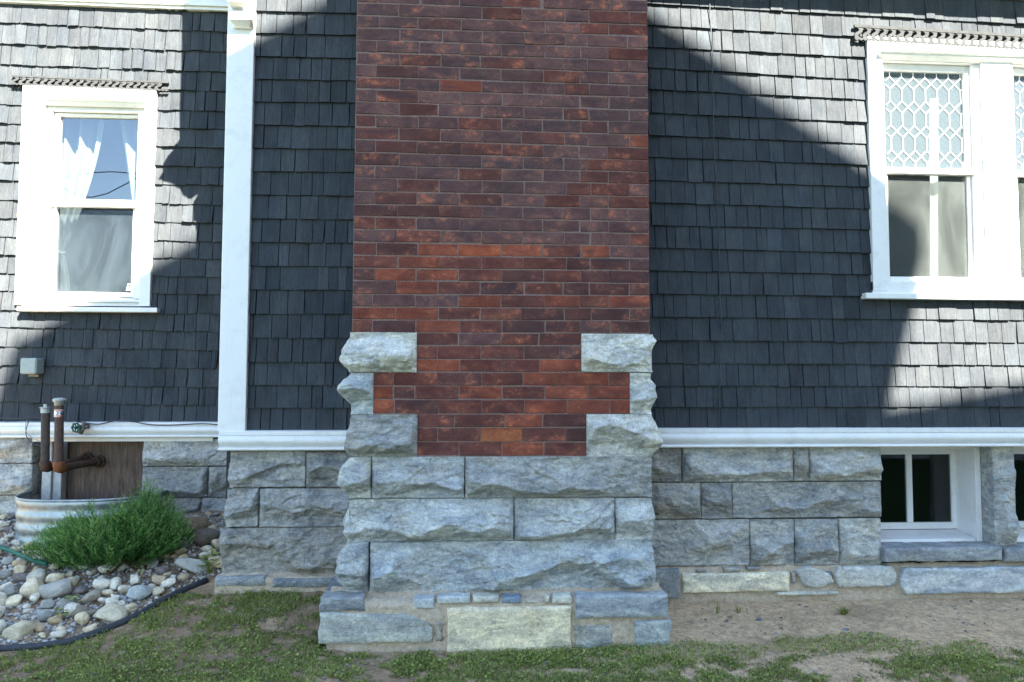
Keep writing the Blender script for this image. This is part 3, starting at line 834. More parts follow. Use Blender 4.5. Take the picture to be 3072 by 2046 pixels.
def slab(name, px0, px1, pyt, pyb, Y, yb, color, seed, root, rough=0.006, cut=None, label=None, res=0.012):
    """sawn or split flat stone: subdivided box with worn corners"""
    pym = (pyt + pyb) / 2; pxm = (px0 + px1) / 2
    x0, x1 = PX(px0, pym, Y), PX(px1, pym, Y); z0, z1 = PZ(pxm, pyb, Y), PZ(pxm, pyt, Y)
    nx_ = max(3, int((x1 - x0) / res)); nz_ = max(3, int((z1 - z0) / res)); ny_ = max(2, int((yb - Y) / (res * 2)))
    bm = bmesh.new()
    bmesh.ops.create_grid(bm, x_segments=1, y_segments=1, size=1)
    bm.clear()
    V_ = {}
    def vert(i, j, k):
        if (i, j, k) not in V_:
            V_[(i, j, k)] = bm.verts.new((i / nx_, j / ny_, k / nz_))
        return V_[(i, j, k)]
    for i in range(nx_):
        for k in range(nz_):
            bm.faces.new([vert(i, 0, k), vert(i + 1, 0, k), vert(i + 1, 0, k + 1), vert(i, 0, k + 1)])
    for i in range(nx_):
        for j in range(ny_):
            bm.faces.new([vert(i, j, nz_), vert(i + 1, j, nz_), vert(i + 1, j + 1, nz_), vert(i, j + 1, nz_)])
    for j in range(ny_):
        for k in range(nz_):
            bm.faces.new([vert(0, j + 1, k), vert(0, j, k), vert(0, j, k + 1), vert(0, j + 1, k + 1)])
            bm.faces.new([vert(nx_, j, k), vert(nx_, j + 1, k), vert(nx_, j + 1, k + 1), vert(nx_, j, k + 1)])
    co = np.array([v.co[:] for v in bm.verts])
    X_ = x0 + (x1 - x0) * co[:, 0]; Yv = Y + (yb - Y) * co[:, 1]; Zv = z0 + (z1 - z0) * co[:, 2]
    # outline wear
    ax = (x1 - x0); 
    wl_ = rough * 1.6 * (1 + fbm(Zv * 20, X_ * 0, s=seed, o=2)); 
    X_ = X_ + np.where(co[:, 0] < 1e-6, wl_, 0) - np.where(co[:, 0] > 1 - 1e-6, wl_, 0)
    Zv = Zv - np.where(co[:, 2] > 1 - 1e-6, rough * (1 + fbm(X_ * 16, Yv * 16, s=seed + 1, o=3)), 0) + np.where(co[:, 2] < 1e-6, rough * (1 + fbm(X_ * 16, Yv * 16, s=seed + 5, o=3)), 0)
    e = np.minimum.reduce([(co[:, 0]) * ax, (1 - co[:, 0]) * ax, (1 - co[:, 2]) * (z1 - z0), co[:, 2] * (z1 - z0)])
    fr = co[:, 1] < 1e-6
    Yv = Yv + np.where(fr, rough * 0.9 * fbm(X_ * 22, Zv * 22, s=seed + 2, o=4) + 0.006 * np.exp(-e / 0.007), 0)
    if cut is not None: X_, Zv = cut(X_, Zv, co)
    for v, a, b_, c_ in zip(bm.verts, X_, Yv, Zv): v.co = (a, b_, c_)
    me = bpy.data.meshes.new(name); bm.to_mesh(me); bm.free()
    o = link_mesh(name, me, M['flat_stone'], root, True)
    o.color = (*color, 1)
    if label: o['label'] = label
    return o
# left dark slab with its long top surface, and the stones below
slab('footing_slab', 953, 1098, 1790, 1838, YF, -0.2, SLATE, 201, ch, 0.005)
def wavy_top(X_, Zv, co):
    drop = 0.5 * np.clip(np.sin(np.clip(co[:, 0] * 1.15, 0, 1) * math.pi * 1.0 + 2.2), -1, 1) * 0.02
    d2 = -0.05 * sstep(0.75, 1.0, co[:, 0])
    return X_, Zv + np.where(co[:, 2] > 0.5, (drop + d2) * (co[:, 2] - 0.5) * 2, 0)
slab('footing_stone', 952, 1300, 1836, 1935, YF - 0.004, -0.2, (0.40, 0.41, 0.37), 202, ch, 0.006, wavy_top)
slab('footing_stone', 1340, 1717, 1821, 1960, YF - 0.006, -0.45, CREAM, 203, ch, 0.003, label='large flat cream stone in the footing')
slab('footing_slab', 1723, 2010, 1785, 1857, YF - 0.008, -0.2, (0.33, 0.355, 0.365), 204, ch, 0.004)
slab('footing_stone', 1718, 1842, 1872, 1960, YF + 0.004, -0.45, (0.36, 0.36, 0.33), 205, ch, 0.008)
slab('footing_stone', 1900, 2018, 1860, 1960, YF - 0.004, -0.2, (0.36, 0.385, 0.38), 206, ch, 0.006)
slab('footing_stone', 1300, 1336, 1860, 1930, YF + 0.006, -0.45, (0.33, 0.31, 0.27), 207, ch, 0.008)
for n_, (a, b_, t, u, c_) in enumerate([(1238, 1305, 1794, 1829, (0.42, 0.45, 0.45)), (1310, 1412, 1788, 1815, (0.42, 0.45, 0.44)), (1415, 1500, 1787, 1811, (0.52, 0.5, 0.42)),
                                        (1503, 1567, 1790, 1814, (0.2, 0.25, 0.3)), (1580, 1616, 1801, 1812, (0.55, 0.5, 0.38)), (1632, 1652, 1790, 1812, (0.5, 0.47, 0.4)), (1654, 1720, 1787, 1814, (0.6, 0.58, 0.5))]):
    slab('chinking_stone', a, b_, t, u, YF + 0.006, YF + 0.08, c_, 220 + n_, ch, 0.004, res=0.006)

# ================================================================== stone foundation right
fr_ = thing('stone_foundation', 'grey rock-faced stone foundation right of the chimney with two basement windows', 'foundation', (1.6, 0, 0))
RW = [(1925, 2044, 1341, 1445, GREY), (2049, 2379, 1341, 1445, (0.40, 0.405, 0.39)), (2383, 2426, 1341, 1444, (0.38, 0.38, 0.36)), (2430, 2643, 1341, 1442, (0.42, 0.42, 0.40)),
      (1925, 2102, 1449, 1556, TAN), (2105, 2195, 1449, 1556, GREY), (2198, 2643, 1447, 1552, (0.36, 0.365, 0.355)),
      (1925, 2248, 1560, 1697, (0.37, 0.37, 0.355)), (2252, 2382, 1559, 1695, (0.39, 0.395, 0.38)), (2386, 2515, 1558, 1695, (0.37, 0.38, 0.37)), (2519, 2643, 1556, 1692, (0.44, 0.445, 0.42))]
for i, (a, b_, t, u, c_) in enumerate(RW):
    pblock('foundation_stone', a, b_, t, u, YW - 0.012, 0.03 if i in (6, 10) else 0.038, fr_, c_, 300 + i, ridge=[.35, .3, .5, .3, .45, .4, .25, .42, .35, .3, .22][i], facet=0.011, res=0.0062)
P0, P1 = PX(2643, 1500, YW), PX(2975, 1500, YW)
b = MB()
zt_ = PZ(2300, 1336, YW)
b.box(PX(1925, 1500, YW), P0 - 0.012, YW + 0.006, YW + 0.3, -0.2, zt_)
b.box(P0 - 0.012, PX(3072, 1500, YW) + 0.6, YW + 0.05, YW + 0.3, -0.2, PZ(2800, 1650, YW))
b.box(PX(3050, 1500, YW) + 0.55, PX(3050, 1500, YW) + 0.6, YW + 0.05, YW + 0.3, 0.2, zt_)
b.build('mortar_bed', M['joint'], fr_)
pier_l, pier_r = P1, PX(3046, 1500, YW)
rock_block('pier_stone', pier_l + 0.012, pier_r, PZ(3010, 1637, YW), PZ(3010, 1338, YW), YW, 0.03, fr_, (0.40, 0.41, 0.40), 330, left=0.12, sbulge=0.002, res=0.0075, ridge=0.15, edge=0.012, label='upright stone pier between the basement windows')
slab('stone_sill', 2647, 3013, 1640, 1686, YW - 0.06, 0.2, (0.28, 0.30, 0.31), 340, fr_, 0.005)
slab('stone_sill', 3016, 3400, 1640, 1686, YW - 0.06, 0.2, (0.28, 0.30, 0.31), 341, fr_, 0.005)
lumpy('mortar_bed', PX(1925, 1750, YW - 0.02), PX(3400, 1750, YW - 0.02), [(YW - 0.0, PZ(2300, 1694, YW)), (YW - 0.014, PZ(2300, 1702, YW - 0.01)), (YW - 0.022, PZ(2300, 1715, YW - 0.02)), (YW - 0.035, PZ(2300, 1795, YW - 0.03)), (YW - 0.03, -0.1)], 'sand_mortar', fr_, 9, 0.012, 0.01)
slab('footing_stone', 1950, 2043, 1706, 1800, YW - 0.05, 0.06, (0.27, 0.29, 0.29), 350, fr_, 0.005)
slab('footing_stone', 2048, 2372, 1719, 1778, YW - 0.055, 0.06, (0.74, 0.68, 0.52), 351, fr_, 0.003, label='long cream footing stone')
def rnd_end(X_, Zv, co):
    zc = (Zv.max() + Zv.min()) / 2; hh = (Zv.max() - Zv.min()) / 2
    k = np.abs(Zv - zc) / hh
    return X_ + np.where(co[:, 0] < 0.12, 0.03 * k * k, 0) - np.where(co[:, 0] > 0.88, 0.035 * k * k, 0), Zv
def diamond(X_, Zv, co):
    zc = (Zv.max() + Zv.min()) / 2
    return X_ + (co[:, 2] - 0.5) * -0.04, zc + (Zv - zc) * (0.35 + 1.3 * np.minimum(co[:, 0] + 0.25, 1.05 - co[:, 0]))
slab('footing_stone', 2398, 2500, 1702, 1766, YW - 0.05, 0.05, (0.5, 0.5, 0.46), 352, fr_, 0.006, diamond)
slab('footing_stone', 2502, 2697, 1698, 1766, YW - 0.055, 0.05, (0.48, 0.49, 0.46), 353, fr_, 0.006, rnd_end)
slab('footing_stone', 2700, 3420, 1698, 1782, YW - 0.06, 0.05, (0.46, 0.49, 0.50), 354, fr_, 0.007, rnd_end)
for n_, (a, b_, t, u) in enumerate([(2090, 2125, 1709, 1717), (2170, 2225, 1703, 1717), (2240, 2285, 1701, 1713), (2375, 2392, 1716, 1752), (2480, 2500, 1715, 1735)]):
    slab('chinking_stone', a, b_, t, u, YW - 0.045, 0.0, [(0.35, 0.34, 0.3), (0.3, 0.3, 0.28), (0.27, 0.27, 0.26), (0.3, 0.29, 0.27), (0.2, 0.22, 0.24)][n_], 360 + n_, fr_, 0.003, res=0.006)
slab('chinking_stone', 2330, 2520, 1776, 1788, YW - 0.06, 0.0, (0.5, 0.49, 0.42), 366, fr_, 0.003, res=0.008)

# ================================================================== stone foundation below the bay
fb = thing('stone_foundation', 'stacked grey rock-faced foundation blocks left of the chimney below the narrow wall', 'foundation', (-1.3, 0, 0))
Yb = YW - 0.012
LB = [(690, 916, 1354, 1461, (0.36, 0.36, 0.35), True), (919, 1075, 1356, 1461, GREY, False), (680, 774, 1465, 1580, (0.34, 0.345, 0.34), True), (779, 1075, 1466, 1580, GREY, False),
      (665, 1075, 1584, 1725, (0.31, 0.30, 0.275), True)]
for i, (a, b_, t, u, c_, cor) in enumerate(LB):
    pblock('foundation_stone', a, b_, t, u, Yb, 0.045 if i == 4 else 0.036, fb, c_, 400 + i, left=0.3 if cor else 0.0, sbulge=0.014, ridge=[.32, .4, .45, .5, .42][i], facet=0.011, res=0.0062)
box('mortar_bed', PX(700, 1500, YW) + 0.02, PX(1075, 1500, YW) + 0.05, YW + 0.03, YW + 0.6, -0.1, PZ(850, 1350, YW), M['joint'], fb, 0)
box('mortar_bed', PX(700, 1500, YW) + 0.05, PX(1075, 1500, YW), Yb + 0.02, YW + 0.1, -0.1, PZ(850, 1590, YW), M['joint'], fb, 0)
slab('footing_slab', 640, 800, 1729, 1760, YW - 0.07, 0.05, (0.30, 0.32, 0.32), 410, fb, 0.004)
slab('footing_slab', 815, 1000, 1733, 1765, YW - 0.075, 0.05, (0.22, 0.24, 0.25), 411, fb, 0.005)
lumpy('mortar_bed', PX(655, 1730, YW), PX(1010, 1730, YW), [(YW - 0.01, PZ(850, 1716, YW)), (YW - 0.04, PZ(850, 1728, YW - 0.04)), (YW - 0.06, PZ(850, 1733, YW - 0.06)), (YW - 0.06, -0.1)], 'sand_mortar', fb, 12, 0.01, 0.01)

# ================================================================== stone foundation of the set-back wall
fl = thing('stone_foundation', 'pale stone foundation of the set-back wall beside the boarded basement opening', 'foundation', (-2.6, 0.85, 0.3))
LW = [(-160, 97, 1306, 1389, (0.45, 0.455, 0.44)), (-160, 95, 1392, 1485, (0.46, 0.465, 0.45)), (-160, 92, 1488, 1600, (0.45, 0.455, 0.43)),
      (430, 760, 1318, 1397, (0.40, 0.40, 0.385)), (427, 622, 1401, 1491, (0.29, 0.295, 0.285)), (626, 760, 1401, 1491, (0.27, 0.27, 0.255)), (427, 600, 1494, 1590, (0.32, 0.32, 0.30)), (604, 760, 1494, 1590, GREY)]
for i, (a, b_, t, u, c_) in enumerate(LW):
    pblock('foundation_stone', a, b_, t, u, YL - 0.01, 0.035, fl, c_, 500 + i, left=0.12 if i in (3, 4, 6) else 0, right=0.14 if i < 3 else 0, sbulge=0.003, ridge=0.36, res=0.0075, edge=0.016)
b = MB()
b.box(PX(-160, 1400, YL), PX(92, 1400, YL) - 0.02, YL + 0.01, YL + 0.4, -0.1, PZ(100, 1305, YL))
b.box(PX(430, 1400, YL) + 0.02, PX(760, 1400, YL), YL + 0.01, YL + 0.4, -0.1, PZ(600, 1312, YL))
b.build('mortar_bed', M['joint'], fl)

# ================================================================== water-table trims
def trim(label, pxa, pxb, pyt, pyb, Y, extraL=0.0, extraR=0.0, left_ret=False):
    o = thing('water_table_trim', label, 'trim', (0, Y, 1.0))
    pxm = (max(pxa, 0) + min(pxb, 3072)) / 2
    z1, z0 = PZ(pxm, pyt, Y - 0.05), PZ(pxm, pyb, Y - 0.05)
    h = z1 - z0
    x0, x1 = PX(pxa, pyt, Y - 0.05) - extraL, PX(pxb, pyt, Y - 0.05) + extraR
    p = [(Y + 0.0, z1 + 0.004), (Y - 0.045, z1), (Y - 0.05, z1 - 0.003), (Y - 0.05, z1 - 0.22 * h)]
    a = MB(); a.extrude_x(p + [(Y + 0.0, z1 - 0.22 * h)], x0, x1)
    a.build('cap_board', M['white'], o)
    q = [(Y, z1 - 0.22 * h - 0.0005), (Y - 0.044, z1 - 0.22 * h - 0.0005), (Y - 0.046, z1 - 0.25 * h), (Y - 0.053, z1 - 0.30 * h)]
    for i in range(9):
        t = i / 8
        q.append((Y - 0.054 - 0.016 * math.sin(t * math.pi * 0.62) + 0.035 * t * t, z1 - h * (0.33 + 0.45 * t)))
    q += [(Y - 0.03, z0 + 0.17 * h), (Y, z0 + 0.17 * h)]
    a = MB(); a.extrude_x(q, x0, x1); a.build('ogee_moulding', M['white'], o)
    q = [(Y, z0 + 0.17 * h - 0.0004)]
    for i in range(8):
        t = math.pi * (0.5 + i / 7)
        q.append((Y - 0.048 + 0.085 * h * 1.6 * math.cos(t) , z0 + 0.085 * h + 0.083 * h * math.sin(t)))
    q += [(Y, z0 + 0.002)]
    a = MB(); a.extrude_x(q, x0, x1); a.build('bead', M['white'], o)
    return o
trim('long white water-table moulding from the chimney to the right under the grey shingles', 1900, 3072, 1285, 1342, YW, 0, 0.6)
tb = trim('short white water-table moulding between corner board foot and chimney', 656, 1060, 1293, 1352, YW, 0.0, 0.1)
trim('white water-table moulding under the curtained window wall, behind the rusty pipes', -120, 700, 1267, 1313, YL, 0, 0.3)
# strip below it
box('trim_fillet', PX(100, 1320, YL), PX(640, 1320, YL), YL - 0.012, YL + 0.06, PZ(300, 1324, YL), PZ(300, 1309, YL), M['white'], fl, 0.001)

# ================================================================== corner board with bracket
cb = thing('corner_board', 'tall white corner board with carved bracket on top, left of the chimney', 'corner board', (-1.6, 0, 0.95))
xa, xb = PX(667, 700, YW - 0.04), PX(749, 700, YW - 0.04)
box('board', xa, xb, YW - 0.04, YW + 0.1, PZ(700, 1294, YW - 0.04), 5.4, M['white'], cb, 0.003)
box('side_board', xa, xa + 0.03, YW + 0.102, YW + 0.25, PZ(700, 1294, YW - 0.04), 5.4, M['white'], cb, 0.003)
def octo(name, pxa, pxb, pyt, pyb, y0, y1, chx, parent):
    """block whose lower edge is chamfered back"""
    x0, x1 = PX(pxa, pyt, y0), PX(pxb, pyt, y0); z1, z0 = PZ((pxa + pxb) / 2, pyt, y0), PZ((pxa + pxb) / 2, pyb, y0)
    m_ = MB()
    ring = lambda zz, ins, yy: [(x0 + ins, yy, zz), (x1 - ins, yy, zz), (x1 - ins * 0.2, y1, zz), (x0 + ins * 0.2, y1, zz)]
    v = ring(z1, 0.0, y0) + ring(z0, 0.0, y0) + ring(z0 - chx, chx * 0.9, y0 + (y1 - y0) * 0.55)
    f = [(0, 1, 2, 3)] + [(i, (i + 1) % 4, (i + 1) % 4 + 4, i + 4) for i in range(4)] + [(i + 4, (i + 1) % 4 + 4, (i + 1) % 4 + 8, i + 8) for i in range(4)] + [(8, 9, 10, 11)]
    m_.add(v, f)
    return m_.build(name, M['white'], parent, 0.002)
yk = YW - 0.10
octo('bracket_knob', 687, 757, 30, 57, yk, YW - 0.041, 0.028, cb)
octo('bracket_cap', 683, 736, -70, 4, YW - 0.14, YW - 0.041, 0.02, cb)
# neck between them, curved at its left
m_ = MB()
pr = [(686, 2), (740, 3), (748, 12), (750, 30), (690, 30), (694, 22), (690, 12)]
m_.prism([P(a, c_, YW - 0.07) for a, c_ in pr], YW - 0.07, YW - 0.041); m_.build('bracket_neck', M['white'], cb, 0.002)
# console on the corner's flank, just above the picture, whose profile falls as shadow on the set-back wall
def lift(px, py):      # shadow point measured on the set-back wall -> the point at depth 0.05 that throws it
    x, z = P(px, py, YL - 0.01); t = (YL - 0.01 + 0.07) / SUN.y
    return x - SUN.x * t, z - SUN.z * t
prof = [(628, 560), (606, 565), (584, 582), (572, 584), (556, 572), (548, 552), (520, 537), (482, 527), (497, 516), (496, 482), (512, 462), (532, 436), (545, 405), (545, 380), (546, 300), (552, 150), (556, -300)]
pts = [lift(*p) for p in prof]
pts = [(x, z) for x, z in pts] + [(xa + 0.02, lift(556, -300)[1]), (xa + 0.02, pts[0][1])]
m_ = MB(); m_.prism(pts, -0.10, -0.0405); m_.build('side_console', M['white'], cb, 0.0)

# ================================================================== own eaves above the right wall
ev = thing('roof_eave', 'dark roof eave over the right wall, just above the picture', 'eave', (2, -0.2, 3.2))
zsh = PZ(2500, 42, YW)
ez = zsh + 0.42 * 1.042
m_ = MB()
exl = xcr + 0.003
za = PZ(1950, 22, YW) + 0.42 * 1.042; zb_ = PZ(3072, 70, YW) + 0.42 * 1.042
m_.add([(exl, -0.42, za), (exl, 0.1, za), (exl, 0.1, za + 0.3), (exl, -0.42, za + 0.06), (4.2, -0.42, zb_), (4.2, 0.1, zb_), (4.2, 0.1, zb_ + 0.3), (4.2, -0.42, zb_ + 0.06)],
       [(0, 1, 2, 3), (4, 7, 6, 5), (0, 4, 5, 1), (3, 2, 6, 7), (0, 3, 7, 4), (1, 5, 6, 2)])
m_.build('soffit', M['white'], ev)

# frieze board over the set-back wall
fz = thing('frieze_board', 'white moulded frieze board above the set-back shingled wall', 'frieze', (-2.6, 0.85, 2.8))
m_ = MB()
def fzb(pyt0, pyt1, pyb0, pyb1, proud, nm):
    x0, x1 = PX(-200, 20, YL), PX(740, 20, YL)
    def zz(x, pa, pb): 
        za_, zb2 = PZ(0, pa, YL), PZ(650, pb, YL); xa_, xb2 = PX(0, 20, YL), PX(650, 20, YL)
        return za_ + (zb2 - za_) * (x - xa_) / (xb2 - xa_)
    q = MB()
    q.add([(x, y, z) for x in (x0, x1) for y, z in ((YL - proud, zz(x, pyb0, pyb1)), (YL + 0.05, zz(x, pyb0, pyb1)), (YL + 0.05, zz(x, pyt0, pyt1)), (YL - proud, zz(x, pyt0, pyt1)))],
          [(0, 1, 2, 3), (4, 7, 6, 5), (0, 4, 5, 1), (3, 2, 6, 7), (0, 3, 7, 4), (1, 5, 6, 2)])
    return q.build(nm, M['white'], fz, 0.002)
fzb(-200, -180, -1, 22, 0.03, 'board'); fzb(-1, 22, 5, 29, 0.05, 'moulding'); fzb(5, 29, 12, 38, 0.035, 'bead')

# ================================================================== windows
def fret(parent, pxl, pxr, pyl, pyr, hpx, period_px, Y, mat):
    """row of S-shaped openings cut through a grey board: rails plus the wavy webs left between the openings"""
    x0, x1 = PX(pxl, pyl, Y), PX(pxr, pyr, Y)
    zl_, zr2 = PZ(pxl, pyl, Y), PZ(pxr, pyr, Y)
    sc_ = (x1 - x0) / (pxr - pxl); H = hpx * sc_; per = period_px * sc_
    n = int((x1 - x0) / per)
    zt2 = lambda x: zl_ + (zr2 - zl_) * (x - x0) / (x1 - x0)
    m_ = MB()
    def poly_ribbon(Lf, Rf, N=9):
        base = len(m_.v)
        for yy in (Y - 0.012, Y):
            for i in range(N + 1):
                t = i / N
                for fx in (Lf, Rf):
                    x = fx(t); m_.v.append((x, yy, zt2(x) - H * (0.16 + 0.68 * t)))
        o2 = 2 * (N + 1)
        for i in range(N):
            a = base + 2 * i
            m_.f.append((a, a + 1, a + 3, a + 2)); m_.f.append((a + o2, a + o2 + 2, a + o2 + 3, a + o2 + 1))
            m_.f.append((a, a + 2, a + o2 + 2, a + o2)); m_.f.append((a + 1, a + o2 + 1, a + o2 + 3, a + 3))
    S_ = lambda t: per * 0.30 * math.sin(2 * math.pi * (t * 0.92 + 0.04))
    wd = lambda t: per * (0.10 + 0.19 * abs(math.sin(2 * math.pi * t)) ** 0.8)
    for i in range(n):
        c0, c1 = x0 + i * per, x0 + (i + 1) * per
        poly_ribbon(lambda t, c=c0: c + S_(t) + wd(t), lambda t, c=c1: c + S_(t) - wd(t))
    m_.add([(x0, y, z) for y in (Y - 0.014, Y) for z in (zt2(x0) - H * 0.17, zt2(x0))] + [(x1, y, z) for y in (Y - 0.014, Y) for z in (zt2(x1) - H * 0.17, zt2(x1))], BOXF)
    # saw-tooth lower edge
    N = n * 2
    for i in range(N):
        a, c_ = x0 + (x1 - x0) * i / N, x0 + (x1 - x0) * (i + 1) / N
        mid_ = (a + c_) / 2
        pts_ = [(a, zt2(a) - H * 0.83), (c_, zt2(c_) - H * 0.83), (c_, zt2(c_) - H * 0.92), (mid_, zt2(mid_) - H), (a, zt2(a) - H * 0.92)]
        m_.prism(pts_[::-1], Y - 0.014, Y)
    return m_.build('fretwork_trim', mat, parent)

def rng_box(root, name, px0, px1, pyt, pyb, Y, yf, yb, pxm, mat='white', bevel=0.0015, pym=560):
    return box(name, PX(px0, pym, Y), PX(px1, pym, Y), Y + yf, Y + yb, PZ(pxm, pyb, Y), PZ(pxm, pyt, Y), M[mat], root, bevel)

# --- curtained window in the set-back wall
w1 = thing('sash_window', 'white double-hung window with tied sheer curtain, in the set-back shingled wall', 'window', (PX(265, 900, YL), YL, PZ(265, 935, YL)))
def A1(nm, a, b_, t, u, yf, yb, mat='white', bev=0.0015): return rng_box(w1, nm, a, b_, t, u, YL, yf, yb, 265, mat, bev)
A1('side_casing', 66, 136, 322, 918, -0.035, 0.04); A1('side_casing', 434, 466, 322, 918, -0.035, 0.04)
A1('head_casing', 66, 466, 267, 321.5, -0.035, 0.04)
A1('frame', 136.5, 433.5, 323, 337, -0.018, 0.08); A1('frame', 136.5, 152, 337.5, 895, -0.012, 0.08); A1('frame', 412, 433.5, 337.5, 895, -0.012, 0.08)
# drip moulding
m_ = MB(); Y_ = YL
z1, z0 = PZ(270, 296, YL - 0.05), PZ(270, 318, YL - 0.05); xx0, xx1 = PX(112, 300, YL - 0.05), PX(437, 300, YL - 0.05)
m_.extrude_x([(Y_ - 0.036, z1), (Y_ - 0.075, z1 - 0.004), (Y_ - 0.075, z1 - 0.012), (Y_ - 0.055, z1 - 0.02), (Y_ - 0.055, z1 - 0.026), (Y_ - 0.036, z0)], xx0, xx1)
m_.build('drip_moulding', M['white'], w1)
def multi(root, name, rects, Y, pym, pxm):
    m_ = MB()
    for (a, b_, t, u, yf, yb) in rects: m_.box(PX(a, pym, Y), PX(b_, pym, Y), Y + yf, Y + yb, PZ(pxm, u, Y), PZ(pxm, t, Y))
    return m_.build(name, M['white'], root, 0.0015)
us = multi(w1, 'upper_sash', [(152.5, 168, 339, 597.5, 0.012, 0.05), (406, 411.5, 339, 597.5, 0.012, 0.05), (168.2, 405.8, 339, 348, 0.012, 0.05), (146, 411.5, 598, 619, 0.004, 0.05)], YL, 560, 265)
ls = multi(w1, 'lower_sash', [(152.5, 166, 619.5, 889, 0.03, 0.075), (396, 411.5, 619.5, 889, 0.03, 0.075), (166.2, 395.8, 875, 889, 0.03, 0.075)], YL, 560, 265)
A1('pane', 167, 407, 347, 599, 0.033, 0.037, 'glass', 0).parent = us; A1('pane', 165, 397, 618, 877, 0.055, 0.059, 'glass', 0).parent = ls
A1('insect_screen', 166, 397, 618, 877, 0.0495, 0.0500, 'screen2', 0).parent = ls
# sloping sill, gap and apron
m_ = MB(); z1, z0 = PZ(265, 890, YL + 0.02), PZ(265, 905, YL - 0.03)
m_.extrude_x([(YL + 0.08, z1 + 0.01), (YL - 0.03, z0 + 0.012), (YL - 0.03, z0), (YL + 0.08, z0)], PX(122, 900, YL), PX(432, 900, YL)); m_.build('sill', M['white'], w1, 0.001)
A1('sill_shadow_board', 122, 432, 906, 917.5, 0.0, 0.03, 'white', 0.001)
o = pbox('sill_board', 50, 471, 921, 935, YL - 0.07, YL + 0.02, M['white'], w1, 0.003, at=265)
fret(w1, 38, 508, 227, 247, 31, 21.4, YL - 0.024, M['grey_wood'])
# curtains
def curtain(name, f, n, mz, Yc, wav, parent, mat='curtain'):
    """f(v) -> (pxl, pxr, py) for v in 0..1 ; folds by wav"""
    V_ = []
    for i in range(mz + 1):
        v = i / mz; a, b_, py = f(v)
        for j in range(n + 1):
            u = j / n; px = a + (b_ - a) * u
            y = Yc + wav(u, v)
            x, z = P(px, py, Yc); V_.append((x, y, z))
    I = np.arange((mz + 1) * (n + 1)).reshape(mz + 1, n + 1)
    Qf = np.stack([I[:-1, :-1], I[1:, :-1], I[1:, 1:], I[:-1, 1:]], -1).reshape(-1, 4)
    return tri_mesh(name, np.array(V_), Qf, M[mat], parent, smooth=True)
ct = thing('curtain', 'sheer white curtain tied back at left inside the window of the set-back wall', 'curtain', (PX(200, 600, YL + 0.15), YL + 0.15, PZ(200, 870, YL + 0.15)))
Yc = YL + 0.16
curtain('left_panel', lambda v: (168, 322 - 130 * v ** 1.6, 335 + 420 * v), 60, 40, Yc, lambda u, v: 0.045 * (1 - 0.75 * v) * math.sin(u * 17 + 1.0) + 0.015 * math.sin(u * 41), ct)
curtain('lower_panel', lambda v: (183 - 2 * v, 193 + 22 * v ** 0.7, 757 + 130 * v), 20, 14, Yc, lambda u, v: 0.01 * math.sin(u * 12), ct)
curtain('right_panel', lambda v: (352 + 47 * v, 418, 335 + 300 * v), 30, 30, Yc, lambda u, v: 0.03 * (1 - 0.5 * v) * math.sin(u * 8 + 2.2), ct)
m_ = MB(); m_.tube([P(a, c_, Yc - 0.02)[0:1] + (Yc - 0.02,) + P(a, c_, Yc - 0.02)[1:] for a, c_ in ((172, 752), (184, 758), (196, 756))], 0.004, 6); m_.build('tie_back', M['sticker'], ct)
card = thing('sticker', 'small white sticker with blue mark in the lower corner of the curtained window', 'sticker', (PX(387, 870, YL + 0.05), YL + 0.05, PZ(387, 872, YL + 0.05)))
m_ = MB(); m_.prism([P(a, c_, YL + 0.048) for a, c_ in ((378, 872), (396, 872), (396, 851), (384, 851))][::-1], YL + 0.047, YL + 0.0485); m_.build('card', M['sticker'], card)
m_ = MB(); m_.prism([P(a, c_, YL + 0.046) for a, c_ in ((385, 859), (392, 859), (392, 853), (385, 853))][::-1], YL + 0.0458, YL + 0.0468); m_.build('blue_mark', M['blue_ink'], card)
# room behind
def room(name, label, x0, x1, y0, y1, z0, z1, mat):
    m_ = MB(); m_.add([(x, y, z) for x in (x0, x1) for y in (y0, y1) for z in (z0, z1)], [f for k, f in enumerate(BOXF) if k != 4 and k != 2 or True])
    # open towards the window
    fs = []
    for f in BOXF:
        ys = [m_.v[i][1] for i in f]
        if not all(abs(q - y0) < 1e-6 for q in ys): fs.append(f)
    m_.f = fs
    o = m_.build(name, M[mat]); tag(o, kind='structure')
    return o
room('room_interior', '', PX(100, 600, YL), PX(445, 600, YL), YL + 0.10, YL + 2.5, PZ(265, 915, YL), PZ(265, 300, YL), 'room')

# --- leaded twin window
w2 = thing('twin_window', 'white twin window with leaded diamond upper panes at the right edge', 'window', (PX(2950, 890, YW), YW, PZ(2950, 895, YW)))
XM = 2760
def A2(nm, a, b_, t, u, yf, yb, mat='white', bev=0.0015, pym=500): return rng_box(w2, nm, a, b_, t, u, YW, yf, yb, XM, mat, bev, pym)
A2('side_casing', 2602, 2645, 150, 876, -0.035, 0.04); A2('side_casing', 3290, 3340, 150, 876, -0.035, 0.04)
A2('head_casing', 2602, 3340, 124, 149.5, -0.035, 0.04)
A2('mullion', 2944, 3036, 172, 848, -0.03, 0.04)
A2('apron', 2602, 3340, 848.5, 889, -0.03, 0.04)
o = pbox('sill_board', 2598, 3345, 880, 897, YW - 0.06, YW + 0.0, M['white'], w2, 0.003, at=XM)
m_ = MB(); z1, z0 = PZ(XM, 152, YW - 0.05), PZ(XM, 176, YW - 0.05); xx0, xx1 = PX(2640, 160, YW - 0.05), PX(3290, 160, YW - 0.05)
m_.extrude_x([(YW - 0.036, z1), (YW - 0.075, z1 - 0.004), (YW - 0.075, z1 - 0.014), (YW - 0.055, z1 - 0.022), (YW - 0.055, z1 - 0.03), (YW - 0.03, z0), (YW + 0.02, z0), (YW + 0.02, z1)], xx0, xx1)
